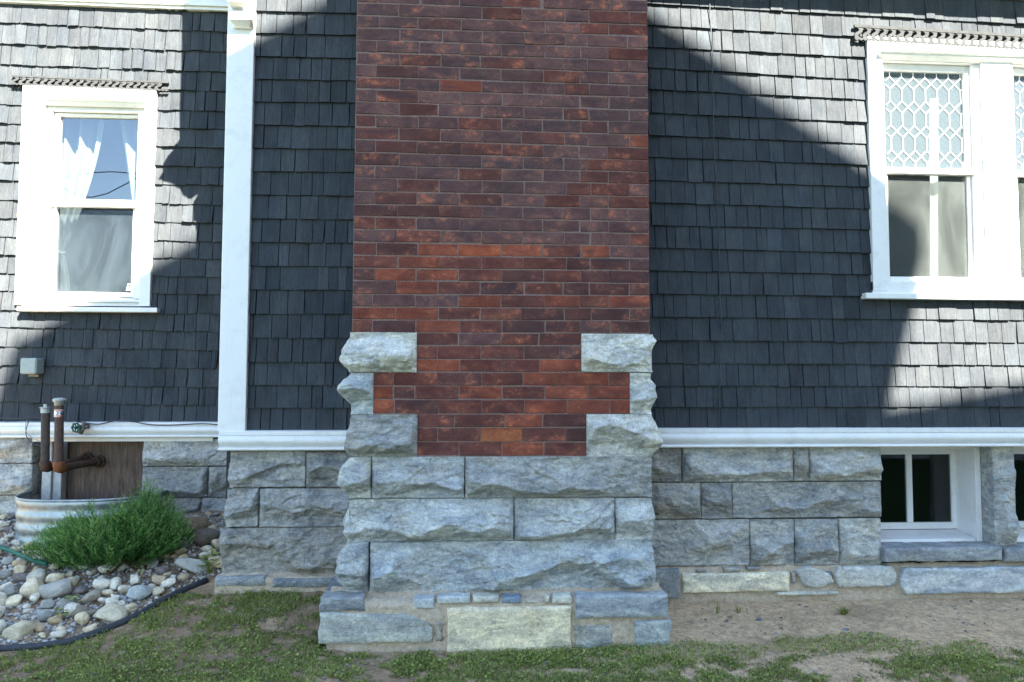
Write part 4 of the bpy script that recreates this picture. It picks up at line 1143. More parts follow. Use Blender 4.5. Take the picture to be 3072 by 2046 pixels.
m_.build('drip_moulding', M['white'], w2)
fret(w2, 2560, 3330, 76, 122, 46, 24.3, YW - 0.024, M['grey_wood'])
def sash_unit(gx0, gx1):
    A2('frame', gx0 - 16, gx1 + 38, 176.5, 190, -0.02, 0.09); A2('frame', gx0 - 16, gx0 - 8, 190.5, 848, -0.012, 0.09); A2('frame', gx1 + 15, gx1 + 38, 190.5, 848, -0.012, 0.09)
    A2('frame', gx0 - 7.5, gx1 + 14.5, 842, 848, -0.012, 0.09)
    us = multi(w2, 'upper_sash', [(gx0 - 7.5, gx0, 190.5, 504, 0.012, 0.05), (gx1, gx1 + 14.5, 190.5, 504, 0.012, 0.05), (gx0 + 0.3, gx1 - 0.3, 190.5, 210, 0.012, 0.05), (gx0 - 7.5, gx1 + 14.5, 504.5, 520, 0.0, 0.05)], YW, 500, XM)
    ls = multi(w2, 'lower_sash', [(gx0 - 7.5, gx0 + 7, 520.5, 841.5, 0.02, 0.07), (gx1 + 2, gx1 + 14.5, 520.5, 841.5, 0.02, 0.07), (gx0 + 7.3, gx1 + 1.7, 829, 841.5, 0.02, 0.07)], YW, 500, XM)
    A2('pane', gx0 - 1, gx1 + 1, 209, 505, 0.036, 0.040, 'ripple', 0).parent = us
    A2('pane', gx0 + 6, gx1 + 3, 519, 830, 0.052, 0.056, 'glass', 0).parent = ls
    A2('insect_screen', gx0 + 6, gx1 + 3, 519, 830, 0.036, 0.0365, 'screen', 0).parent = ls
    # leading
    yy = YW + 0.034
    s_ = PX(2801, 400, yy) - PX(2800, 400, yy)
    m_ = MB(); r_ = 0.0021
    x0, x1 = PX(gx0, 400, yy), PX(gx1, 400, yy)
    zt3, zb3 = PZ(XM, 209, yy), PZ(XM, 504, yy)
    per = 35.2 * s_
    X = x0 + 12 * s_ - per
    rowsz = [PZ(XM, q, yy) for q in (178, 251, 323, 396, 470, 543)]
    hd = 17.6 * s_
    def seg(xa_, za_, xb2, zb2):
        # clip to the pane
        p, q = Vector((xa_, za_)), Vector((xb2, zb2)); lo, hi = 0.0, 1.0; d = q - p
        for (o_, dd, mn, mxx) in ((p.x, d.x, x0, x1), (p.y, d.y, zb3, zt3)):
            if abs(dd) < 1e-9:
                if o_ < mn or o_ > mxx: return
                continue
            t0, t1 = (mn - o_) / dd, (mxx - o_) / dd
            if t0 > t1: t0, t1 = t1, t0
            lo, hi = max(lo, t0), min(hi, t1)
        if hi - lo < 1e-3: return
        p2, q2 = p + d * lo, p + d * hi
        m_.tube([(p2.x, yy, p2.y), (q2.x, yy, q2.y)], r_, 5)
    i = 0
    while X < x1 + per:
        for k, zc in enumerate(rowsz):
            seg(X, zc + hd, X + per / 2, zc); seg(X + per / 2, zc, X, zc - hd); seg(X, zc - hd, X - per / 2, zc); seg(X - per / 2, zc, X, zc + hd)
            if k + 1 < len(rowsz): seg(X, zc - hd, X, rowsz[k + 1] + hd)
        X += per
    m_.build('leading', M['lead'], us)
sash_unit(2661, 2906)
sash_unit(3052, 3265)
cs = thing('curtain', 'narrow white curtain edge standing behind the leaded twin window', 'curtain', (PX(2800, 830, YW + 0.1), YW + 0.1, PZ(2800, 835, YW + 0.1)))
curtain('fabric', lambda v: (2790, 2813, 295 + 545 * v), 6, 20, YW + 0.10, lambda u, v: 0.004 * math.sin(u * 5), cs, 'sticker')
room('room_interior', '', PX(2630, 500, YW), PX(3310, 500, YW), YW + 0.13, YW + 2.6, PZ(XM, 880, YW), PZ(XM, 150, YW), 'room')

# --- basement windows
def bwin(label, pxoff):
    o = thing('basement_window', label, 'window', (PX(2790 + pxoff, 1600, YW), YW + 0.2, PZ(2790, 1630, YW)))
    dx = PX(2800 + pxoff, 1500, YW) - PX(2800, 1500, YW)
    yo, ys = 0.096, 0.28
    def bb(nm, a, b_, t, u, Y, yf, yb, mat='white', bev=0.002):
        return box(nm, PX(a, 1450, Y) + dx, PX(b_, 1450, Y) + dx, Y + yf, Y + yb, PZ(2790, u, Y), PZ(2790, t, Y), M[mat], o, bev)
    # outer frame
    bb('frame', 2927, 2943, 1340, 1634, yo, 0, 0.19); bb('frame', 2600, 2926.5, 1336, 1347, yo, 0, 0.19); bb('frame', 2560, 2599.5, 1340, 1634, yo, 0, 0.19)
    m_ = MB(); z1, z0 = PZ(2790, 1588, ys), PZ(2790, 1617, yo)
    m_.extrude_x([(ys, z1), (yo, z0), (yo, z0 - 0.03), (ys, z0 - 0.03)], PX(2599.7, 1600, yo) + dx, PX(2926.7, 1600, yo) + dx); m_.build('sill', M['white'], o, 0.0015)
    bb('sash', 2855, 2872, 1346, 1587, ys, 0, 0.03); bb('sash', 2600, 2854.7, 1346, 1363, ys, 0, 0.03); bb('sash', 2600, 2854.7, 1567, 1587, ys, 0, 0.03); bb('sash', 2575, 2599.7, 1346, 1587, ys, 0, 0.03)
    bb('muntin', 2721.5, 2738.5, 1363.3, 1566.7, ys, 0.002, 0.028)
    bb('pane', 2600, 2721, 1363.2, 1566.8, ys, 0.014, 0.018, 'darkglass', 0); bb('pane', 2739, 2854.8, 1363.2, 1566.8, ys, 0.014, 0.018, 'darkglass', 0)
    room('basement_interior', '', PX(2530, 1450, ys) + dx, PX(2905, 1450, ys) + dx, ys + 0.028, ys + 1.2, PZ(2790, 1640, ys), PZ(2790, 1325, ys), 'dark')
    return o
bwin('white two-pane basement window left of the upright stone pier', 0)
bwin('basement window mostly cut off at the right picture edge, right of the stone pier', 405)

# ================================================================== boarded basement opening, well, pipes
op = thing('boarded_opening', 'basement opening closed with a brown plywood sheet behind the rusty pipes', 'hatch', (PX(270, 1500, YL), YL + 0.1, 0.35))
box('plywood_sheet', PX(100, 1450, YL + 0.12), PX(440, 1450, YL + 0.12), YL + 0.12, YL + 0.14, 0.2, PZ(270, 1318, YL + 0.12), M['ply'], op, 0)
yq = YL + 0.02
box('post', PX(124, 1450, yq), PX(152, 1450, yq), yq, yq + 0.09, 0.25, PZ(150, 1322, yq), M['shaded_white'], op, 0.003)
box('post', PX(152.5, 1450, yq), PX(178, 1450, yq), yq + 0.02, yq + 0.09, 0.25, PZ(150, 1322, yq), M['shaded_white'], op, 0.003)

ww = thing('window_well', 'corrugated galvanised steel window well behind the juniper', 'window well', (PX(260, 1600, 0.6), 0.6, 0.3))
wcx = (PX(38, 1500, 0.62) + PX(500, 1490, 0.8)) / 2
wrx = (PX(500, 1490, 0.8) - PX(38, 1500, 0.62)) / 2
zrim = PZ(270, 1503, 0.42)
cols, rws = 56, 44
V_ = []
for j in range(rws + 1):
    zz = zrim - 0.34 * j / rws
    bul = 0.0035 * math.sin(j / rws * 2 * math.pi * 4.5)
    for i in range(cols + 1):
        t = math.pi * i / cols
        rx, ry = wrx + bul, 0.42 + bul
        x = wcx - rx * math.copysign(abs(math.cos(t)) ** 0.75, math.cos(t)); y = 0.83 - ry * math.sin(t) ** 0.75
        V_.append((x, y, zz))
I = np.arange((rws + 1) * (cols + 1)).reshape(rws + 1, cols + 1)
Qf = np.stack([I[:-1, :-1], I[1:, :-1], I[1:, 1:], I[:-1, 1:]], -1).reshape(-1, 4)
o = tri_mesh('corrugated_sheet', np.array(V_), Qf, M['galv'], ww, smooth=True)
sol = o.modifiers.new('thickness', 'SOLIDIFY'); sol.thickness = 0.002
m_ = MB(); m_.tube([(v[0], v[1], v[2] + 0.003) for v in V_[:cols + 1]], 0.008, 8); m_.build('rolled_rim', M['galv'], ww, smooth=True)

def pipe(label, pxc, pyt, pybot, rpx, Y, end, capkind):
    o = thing('vent_pipe', label, 'pipe', (PX(pxc, pybot, Y), Y, PZ(pxc, pybot, Y)))
    s_ = PX(pxc + 1, 1300, Y) - PX(pxc, 1300, Y); r = rpx * s_
    xt, zt4 = P(pxc + 2, pyt, Y); xbm, zb4 = P(pxc, pybot, Y)
    m_ = MB(); m_.tube([(xt, Y, zt4), (xbm, Y, zb4 + r * 0.8)], r, 20); b1 = m_.build('upright', M['rust'], o, smooth=False)
    b1.color = (1, 1, 1, 1)
    ex, ey, ez_ = end
    d = Vector((ex - xbm, ey - Y, ez_ - zb4)).normalized()
    c0 = Vector((xbm, Y, zb4))
    m_ = MB(); m_.tube([c0 + Vector((0, 0, r * 1.35)), c0 + Vector((0, 0, r * 1.3)), c0 + Vector((0, 0, r * 0.4)), c0 + Vector((0, 0, -r * 0.2)) + d * r * 0.25, c0 + Vector((0, 0, -r * 0.35)) + d * r * 0.9, c0 + Vector((0, 0, -r * .3)) + d * r * 1.8], [r * 1.28, r * 1.32, r * 1.28, r * 1.3, r * 1.2, r * 1.1], 16)
    e = m_.build('elbow', M['rust'], o, smooth=True)
    m_ = MB(); m_.tube([c0 + d * r * 1.2 + Vector((0, 0, -r * .2)), Vector(end)], r * 0.9, 14); e_ = Vector(end); m_.tube([e_ - d * 0.05, e_ - d * 0.012], r * 1.25, 14); m_.tube([e_ - d * 0.012, e_], r * 1.7, 14); a = m_.build('outlet', M['rust'], o)
    if capkind == 'mushroom':
        e.color = (2.5, 1.3, 0.65, 1); b1.color = (1.2, 1.05, 1.0, 1); a.color = (1.0, 0.85, 0.75, 1)
        m_ = MB(); z_ = zt4; 
        m_.tube([(xt, Y, z_ - 0.01), (xt, Y, z_ + 0.01), (xt, Y, z_ + 0.012), (xt, Y, z_ + 0.018), (xt, Y, z_ + 0.03), (xt, Y, z_ + 0.036), (xt, Y, z_ + 0.038)], [r * 1.08, r * 1.15, r * 1.25, r * 1.45, r * 1.45, r * 1.2, r * 0.6], 20)
        m_.build('cap', M['zinc'], o, smooth=True)
    else:
        e.color = (1.0, 0.75, 0.65, 1); b1.color = (0.95, 1.0, 1.05, 1); a.color = (0.9, 0.8, 0.75, 1)
        m_ = MB(); z_ = zt4
        m_.tube([(xt, Y, z_ - 0.03), (xt, Y, z_ - 0.002), (xt, Y, z_), (xt, Y, z_ + 0.006), (xt, Y, z_ + 0.0065)], [r * 1.1, r * 1.1, r * 1.32, r * 1.32, r * .5], 20)
        m_.box(xt - r * 0.38, xt + r * 0.38, Y - r * 0.38, Y + r * 0.38, z_ + 0.006, z_ + 0.024)
        m_.build('cap', M['zinc'], o)
    return o, xt, zt4, r
Yp = 0.62
p1 = pipe('grey rusted vent pipe with square-plug cap, left of the two pipes', 135, 1224, 1400, 12.5, Yp, (PX(262, 1374, 0.968), 0.968, PZ(262, 1374, 0.968)), 'plug')
p2 = pipe('brown rusted vent pipe with round cap and white sticker, right of the two pipes', 176, 1212, 1402, 13.0, Yp - 0.03, (PX(298, 1384, 0.968), 0.968, PZ(298, 1384, 0.968)), 'mushroom')
# sticker round the second pipe
po, xt, zt4, r = p2
Ys = Yp - 0.03
def wrap(nm, m_v, m_f, mat, par, rad, zc, xc):
    vv = [(xc + rad * math.sin(x / rad), Ys - rad * math.cos(x / rad), zc + z) for x, z in m_v]
    return mesh(nm, vv, m_f, mat, par)
def band(nm, z0, z1, mat, rad, a0=-1.5, a1=1.5, n=20):
    v = []
    for i in range(n + 1):
        a = a0 + (a1 - a0) * i / n
        v += [(a * rad, z0), (a * rad, z1)]
    f = [(2 * i, 2 * i + 2, 2 * i + 3, 2 * i + 1) for i in range(n)]
    return wrap(nm, v, f, mat, po, rad, zst, xst)
zst = PZ(177, 1240, Ys - r); xst = PX(177, 1240, Ys); hh = PZ(177, 1229, Ys - r) - zst
band('sticker', -hh, hh, M['sticker'], r + 0.0010)
band('sticker_stripe', hh * 0.58, hh * 0.86, M['orange_ink'], r + 0.0016); band('sticker_stripe', -hh * 0.86, -hh * 0.58, M['orange_ink'], r + 0.0016)
def text_mesh(s, size):
    cu = bpy.data.curves.new('lettering', 'FONT'); cu.body = s; cu.size = size; cu.align_x = 'CENTER'; cu.align_y = 'CENTER'; cu.offset = size * 0.03; cu.resolution_u = 3
    ob = bpy.data.objects.new('lettering', cu); COL.objects.link(ob)
    dg = bpy.context.evaluated_depsgraph_get(); me = bpy.data.meshes.new_from_object(ob.evaluated_get(dg))
    bpy.data.objects.remove(ob); return me
me = text_mesh('CO O', hh * 1.35)
wrap('lettering', [(v.co.x, v.co.y) for v in me.vertices], [tuple(p.vertices) for p in me.polygons], M['blue_ink'], po, r + 0.0022, zst, xst + 0.004)

# hose valve
hv = thing('hose_valve', 'garden tap with green star-shaped hand wheel on the white trim', 'tap', (PX(245, 1283, YL - 0.1), YL - 0.1, PZ(245, 1283, YL - 0.1)))
yv = YL - 0.12; wc = Vector((PX(228, 1283, yv - 0.04), yv - 0.04, PZ(228, 1283, yv - 0.04)))
body = Vector((PX(249, 1281, yv + 0.02), yv + 0.02, PZ(249, 1281, yv + 0.02)))
ax_ = (wc - body).normalized(); t1 = ax_.cross(Vector((0, 0, 1))).normalized(); t2 = ax_.cross(t1)
m_ = MB()
ringp = [wc + (t1 * math.cos(a) + t2 * math.sin(a)) * (0.026 + 0.0035 * math.cos(7 * a)) for a in [2 * math.pi * i / 42 for i in range(43)]]
m_.tube(ringp, 0.0052, 6, False)
for i in range(5):
    a = 2 * math.pi * i / 5; m_.tube([wc, wc + (t1 * math.cos(a) + t2 * math.sin(a)) * 0.025], 0.004, 6)
m_.tube([wc + ax_ * 0.006, wc - ax_ * 0.006], 0.009, 8)
m_.build('hand_wheel', M['valve_green'], hv, smooth=True)
m_ = MB(); m_.tube([wc, body], [0.005, 0.011], 10); m_.tube([body + Vector((0, 0.12, 0.01)), body + Vector((0, 0.02, 0.01)), body, body + Vector((0.0, -0.012, -0.02)), body + Vector((-0.006, -0.02, -0.042))], [0.013, 0.013, 0.02, 0.014, 0.015], 12)
m_.tube([body + Vector((0.01, 0, 0.03)), body + Vector((0.0, 0, 0.0))], [0.012, 0.016], 10)
m_.tube([body + Vector((0.035, 0.01, 0.0)), body + Vector((0.0, 0, 0.0))], [0.011, 0.016], 10)
m_.build('body', M['brass'], hv, smooth=True)

# electrical box
eb = thing('junction_box', 'pale grey electrical box on the set-back shingles at the left edge', 'box', (PX(90, 1120, YL - 0.05), YL - 0.05, PZ(90, 1122, YL - 0.05)))
pbox('housing', 59, 108, 1074, 1122, YL - 0.11, YL - 0.012, M['box_grey'], eb, 0.008)
pbox('hinge_plate', 84, 116, 1123, 1130, YL - 0.06, YL - 0.01, M['brass'], eb, 0.001)
# cables
def cable(name, label, pts, r, mat, Y, cat='cable'):
    m_ = MB(); q = []
    for p in pts:
        yy = Y if len(p) < 3 else p[2]
        x, z = P(p[0], p[1], yy); q.append((x, yy, z))
    # smooth the path
    out = []
    for i in range(len(q) - 1):
        a = Vector(q[max(i - 1, 0)]); b_ = Vector(q[i]); c_ = Vector(q[i + 1]); d = Vector(q[min(i + 2, len(q) - 1)])
        for k in range(5):
            t = k / 5
            out.append(0.5 * ((2 * b_) + (c_ - a) * t + (2 * a - 5 * b_ + 4 * c_ - d) * t * t + (3 * b_ - a - 3 * c_ + d) * t ** 3))
    out.append(Vector(q[-1]))
    m_.tube(out, r, 6); o = m_.build(name, mat, None, smooth=True); tag(o, label, cat); return o
cable('cable', 'thin dark cable sagging along the top of the white trim behind the pipes', [(-20, 1253), (60, 1256), (100, 1251), (160, 1256), (215, 1262), (260, 1270), (300, 1272), (345, 1263), (400, 1265), (450, 1274), (520, 1275), (600, 1271), (655, 1274)], 0.0035, M['cable'], YL - 0.062)
cable('cable', 'dark cable looping down from the trim towards the grey pipe', [(90, 1255), (84, 1270), (78, 1290), (80, 1310), (95, 1328), (115, 1336), (128, 1336, YL - 0.15)], 0.003, M['cable'], YL - 0.08)
cable('cable', 'pale cable looping down from the trim towards the grey pipe', [(80, 1262), (76, 1285), (84, 1303), (100, 1315), (122, 1325, YL - 0.15)], 0.0025, M['cable_light'], YL - 0.085)
cable('cable', 'painted dark cable running down the right shingled wall', [(2128, -20), (2131, 60), (2137, 160), (2138, 260), (2141, 400), (2145, 500), (2153, 620), (2158, 760), (2160, 900), (2165, 980), (2160, 1100), (2159, 1200), (2157, 1284)], 0.0032, M['cable'], YW - 0.021)
lf = mesh('fallen_leaf', [(*P(a, c_, YL - 0.03)[:1], YL - 0.03 + dy, P(a, c_, YL - 0.03)[1]) for a, c_, dy in ((55, 640, 0), (60, 646, .004), (57, 655, 0), (51, 652, .004), (50, 645, 0))], [(0, 1, 2, 3, 4)], M['leaf_orange'])
tag(lf, 'small orange leaf caught on the shingles left of the curtained window', 'leaf')

# ================================================================== rock bed
edge_px = [(-160, 1962), (-60, 1958), (0, 1954), (60, 1951), (120, 1946), (200, 1934), (260, 1916), (320, 1893), (370, 1872), (425, 1845), (480, 1812), (530, 1786), (580, 1763), (622, 1748)]
ep = [G(a, c_) for a, c_ in edge_px]
m_ = MB(); m_.tube([p + Vector((0, 0, 0.012)) for p in ep], 0.0165, 12)
o = m_.build('garden_edging', M['rubber'], None, smooth=True)
tag(o, 'black rubber tube edging curving round the bed of river stones', 'edging')
jb_x = G(320, 1735).x
exs = np.array([p.x for p in ep]); eys = np.array([p.y for p in ep])
def in_bed(x, y, pad=0.0):
    if x < -3.1 or x > xa - 0.03: return False
    ye = np.interp(x, exs, eys)
    if y < ye + 0.03 + pad: return False
    if y > 0.78: return False
    if ((x - wcx) / (wrx + 0.03)) ** 2 + ((y - 0.83) / 0.46) ** 2 < 1.0: return False
    return True
def stone_mesh(seed, sub=3):
    bm = bmesh.new(); bmesh.ops.create_icosphere(bm, subdivisions=sub, radius=1.0)
    co = np.array([v.co[:] for v in bm.verts]); rs = np.random.default_rng(seed)
    p = rs.uniform(2.0, 2.9)
    nrm = (np.abs(co) ** p).sum(1) ** (1 / p); co = co / nrm[:, None]
    for _ in range(rs.integers(4, 10)):     # worn flats
        n = rs.normal(0, 1, 3); n /= np.linalg.norm(n); d = rs.uniform(0.52, 0.88)
        k = co @ n; over = np.maximum(k - d, 0); co = co - np.outer(over * 0.85, n)
    f = fbm(co[:, 0] * 1.3 + 9, co[:, 1] * 1.3, co[:, 2] * 1.3, s=seed, o=4) * 0.22
    co = co * (1 + f)[:, None]
    for v, c_ in zip(bm.verts, co): v.co = c_
    me = bpy.data.meshes.new('river_stone'); bm.to_mesh(me); bm.free()
    me.materials.append(M['cobble']); me.polygons.foreach_set('use_smooth', [True] * len(me.polygons))
    return me
SM = [stone_mesh(900 + i) for i in range(26)]
KINDS = [('cream', 'smooth cream river stone', (0.78, 0.70, 0.53), 0.30),
         ('pale', 'pale grey-white river stone', (0.78, 0.76, 0.69), 0.33),
         ('bluegrey', 'blue-grey river stone', (0.40, 0.42, 0.42), 0.12),
         ('tan', 'tan river stone', (0.58, 0.48, 0.34), 0.15),
         ('purple', 'dark purplish river stone', (0.24, 0.22, 0.23), 0.04),
         ('brown', 'brown-grey river stone', (0.34, 0.31, 0.27), 0.06)]
srs = random.Random(17)
placed = []
def put_stone(x, y, a, b_, c_, kind=None, label=None, col=None, rz=None, sink=0.3):
    me = srs.choice(SM)
    o = bpy.data.objects.new('river_stone' if not label else 'boulder', me); COL.objects.link(o)
    z = float(gz(x, y)) + c_ * (1 - sink)
    o.location = (x, y, z); o.scale = (a, b_, c_)
    o.rotation_euler = (srs.gauss(0, 0.22), srs.gauss(0, 0.22), srs.uniform(0, 6.28) if rz is None else rz)
    if col is None: col = kind[2]
    j = srs.uniform(0.85, 1.15) * (1.3 if label and 'boulder' not in label else 1.0); o.color = (col[0] * j, col[1] * j, col[2] * j, 1)
    if label: tag(o, label, 'boulder')
    else:
        rr = max(a, b_)
        size = 'large' if rr > 0.05 else 'middle-sized' if rr > 0.034 else 'small'
        ye = float(np.interp(x, exs, eys))
        if y - ye < 0.16: where = 'along the black edging'
        elif x > xa - 0.42 and y > 0.05: where = 'piled by the bay corner and wall'
        elif x < wcx - wrx * 0.75 and y > 0.0: where = 'beside the window well at the left edge'
        elif x > jb_x + 0.25: where = 'right of the juniper'
        elif x < jb_x - 0.45: where = 'left of the juniper near the picture edge'
        else: where = 'in the middle of the bed below the juniper'
        tag(o, size + ' ' + kind[1] + ' ' + where, 'stone', 'river stones in the garden bed')
    placed.append((x, y, max(a, b_)))
    return o
for (px, py, a, b_, c_, lab, col) in [(568, 1600, 0.105, 0.09, 0.062, 'large tan boulder beside the juniper near the wall corner', (0.30, 0.235, 0.165)), (610, 1632, 0.085, 0.075, 0.062, 'large brown-grey boulder in front of the tan one by the wall corner', (0.22, 0.20, 0.18)),
                                   (575, 1716, 0.085, 0.055, 0.05, 'big blue-grey oval stone beside the weed at the bay corner', (0.33, 0.35, 0.355)),
                                   (95, 1788, 0.075, 0.06, 0.055, 'large round cream stone in the middle of the bed at left', (0.5, 0.46, 0.37)), (165, 1790, 0.085, 0.06, 0.05, 'long grey stone leaning right of the large round cream stone', (0.34, 0.345, 0.34)),
                                   (112, 1752, 0.07, 0.055, 0.05, 'egg-shaped grey-green stone above the large round cream stone', (0.38, 0.385, 0.34)), (55, 1910, 0.066, 0.055, 0.045, 'round buff stone at the front of the bed near the left edge', (0.42, 0.39, 0.31)),
                                   (330, 1865, 0.075, 0.05, 0.042, 'broad buff stone touching the black edging', (0.45, 0.42, 0.34)), (420, 1795, 0.068, 0.05, 0.042, 'flat blue-grey oval stone at the front right of the bed', (0.33, 0.37, 0.40))]:
    p = G(px, py); put_stone(p.x, p.y, a, b_, c_, label=lab, col=col, rz=srs.uniform(-0.4, 0.4), sink=0.35)
def fits(x, y, r, k=0.82):
    for (a, b_, rr) in placed:
        if (a - x) ** 2 + (b_ - y) ** 2 < ((r + rr) * k) ** 2: return False
    return True
tot = 0
for (lo, hi, want, tries, k) in ((0.038, 0.052, 75, 6000, 0.72), (0.027, 0.038, 135, 12000, 0.76), (0.017, 0.027, 78, 8000, 0.82)):
    n = 0
    for _ in range(tries):
        if n >= want: break
        x, y = srs.uniform(-3.1, xa - 0.03), srs.uniform(-0.75, 0.78)
        r = srs.uniform(lo, hi)
        if y > 0.25: r *= 0.8
        if not in_bed(x, y, r * 0.8) or not fits(x, y, r, k): continue
        q = srs.random(); acc = 0
        for kd in KINDS:
            acc += kd[3]
            if q <= acc: break
        put_stone(x, y, r * srs.uniform(0.95, 1.2), r * srs.uniform(0.7, 0.95), r * srs.uniform(0.55, 0.8), kd, sink=srs.uniform(0.05, 0.35))
        n += 1; tot += 1
# gravel filling the gaps, nobody could count it
base_ico = stone_mesh(955, 1)
bc = np.array([v.co[:] for v in base_ico.vertices]); bf = np.array([p.vertices[:] for p in base_ico.polygons])
Vs, Fs = [], []; n0 = 0
grs = np.random.default_rng(4)
cnt = 0
while cnt < 5000:
    x, y = grs.uniform(-3.1, xa - 0.03), grs.uniform(-0.78, 0.78)
    if not in_bed(x, y): continue
    s_ = grs.uniform(0.004, 0.015)
    ang = grs.uniform(0, 6.28); ca, sa = math.cos(ang), math.sin(ang)
    v = bc * np.array([s_ * 1.2, s_ * 0.9, s_ * 0.7]); v = np.stack([v[:, 0] * ca - v[:, 1] * sa, v[:, 0] * sa + v[:, 1] * ca, v[:, 2]], -1)
    Vs.append(v + np.array([x, y, 0])); Fs.append(bf + n0); n0 += len(bc); cnt += 1
Vs = np.concatenate(Vs); cen = Vs.reshape(-1, len(bc), 3)
zz = gz(cen[:, 0, 0], cen[:, 0, 1]); cen[:, :, 2] += zz[:, None] + 0.004
def mat_gravel():
    m = NT('bed_gravel', 0.85, 0.2); n = m.noise(m.co, 45, 2, 0.5); n2 = m.noise(m.co, 23, 2, 0.5)
    c = m.mix(m.ramp(n, 0.38, 0.6), (0.12, 0.105, 0.09), (0.5, 0.47, 0.41)); c = m.mix(m.ramp(n2, 0.5, 0.6, 0, 0.6), c, (0.24, 0.27, 0.29))
    return m.done(c)
o = tri_mesh('bed_gravel', cen.reshape(-1, 3), np.concatenate(Fs), mat_gravel(), smooth=True)
tag(o, 'small gravel filling the gaps between the river stones', 'gravel', kind='stuff')

# ================================================================== juniper
jn = thing('juniper_shrub', 'low spreading green juniper among the river stones in front of the window well', 'shrub')
pc = G(325, 1725); jb = Vector((pc.x - 0.02, pc.y + 0.10, float(gz(pc.x, pc.y)) + 0.01))
jn.location = jb
JV, JT, JC = [], [], []
jr = np.random.default_rng(8)
stems = MB()
NS = 1150
clumps = [(jr.uniform(0, 2 * math.pi), jr.uniform(0.15, 1.0) ** 0.6, jr.uniform(0.75, 1.2), jr.uniform(-0.22, 0.2)) for _ in range(84)]
for s_ in range(NS):
    caz, cr_, ch_, ct_ = clumps[s_ % len(clumps)]
    az = caz + jr.normal(0, 0.13)
    # low spreading habit: flatter at the outside
    outr = min(1.05, max(0.05, cr_ + jr.normal(0, 0.07)))
    Lx, Ly = 0.475, 0.30
    tip = jb + Vector((math.cos(az) * Lx * outr, math.sin(az) * Ly * outr * (1 if math.sin(az) < 0 else 1.0), 0))
    tip.x += 0.0
    hgt = (0.30 + 0.05 * math.sin(tip.x * 9) ) * (1 - 0.62 * outr ** 2.2) * ch_ * jr.uniform(0.72, 1.1) + 0.04
    hgt *= 1.08 + 0.26 * float(sstep(-0.05, 0.3, tip.x - jb.x)) - 0.05
    tip.z = max(jb.z + hgt, float(gz(tip.x, tip.y, False)) + 0.04)
    root = jb + Vector((jr.normal(0, 0.06), jr.normal(0, 0.05), 0.0))
    mid = root.lerp(tip, 0.55) + Vector((0, 0, -0.03 + 0.05 * outr * -1))
    n = 9
    path = [root * (1 - t) ** 2 + mid * 2 * t * (1 - t) + tip * t * t for t in [i / n for i in range(n + 1)]]
    if s_ % 14 == 0: stems.tube(path[:8], [0.006 - 0.0005 * i for i in range(8)], 5)
    tnt = 0.38 + ct_ + jr.normal() * 0.12
    for k in range(15):
        t = 0.42 + 0.58 * (k + jr.uniform(0, 1)) / 15
        p = root * (1 - t) ** 2 + mid * 2 * t * (1 - t) + tip * t * t
        d0 = ((mid - root) * (1 - t) + (tip - mid) * t).normalized()
        side = Vector((jr.normal(), jr.normal(), jr.normal() * 0.6 + 0.35)).normalized()
        d = (d0 * 1.0 + side * 0.75).normalized()
        Lt = jr.uniform(0.022, 0.05)
        for q in range(11):
            u = q / 11
            b0 = p + d * Lt * u
            nd = (d * 1.0 + Vector((jr.normal(), jr.normal(), jr.normal())) * 0.5).normalized()
            ln = jr.uniform(0.007, 0.013); wv = nd.cross(Vector((jr.normal(), jr.normal(), jr.normal()))).normalized() * 0.0016
            i0 = len(JV); JV += [b0 - wv, b0 + wv, b0 + nd * ln]; JT.append((i0, i0 + 1, i0 + 2))
            c_ = min(1, max(0, tnt + 0.32 * (t - 0.7) + 0.3 * u * (t > 0.9) + jr.normal() * 0.1)); JC += [c_ * 0.8, c_ * 0.8, c_]
JV = np.array([v[:] for v in JV])
o = tri_mesh('foliage', JV - np.array(jb), np.array(JT), M['juniper'], jn, cols=JC)
so_ = stems.build('branch', M['bark'], jn); so_.matrix_parent_inverse = Matrix.Translation(-jb)

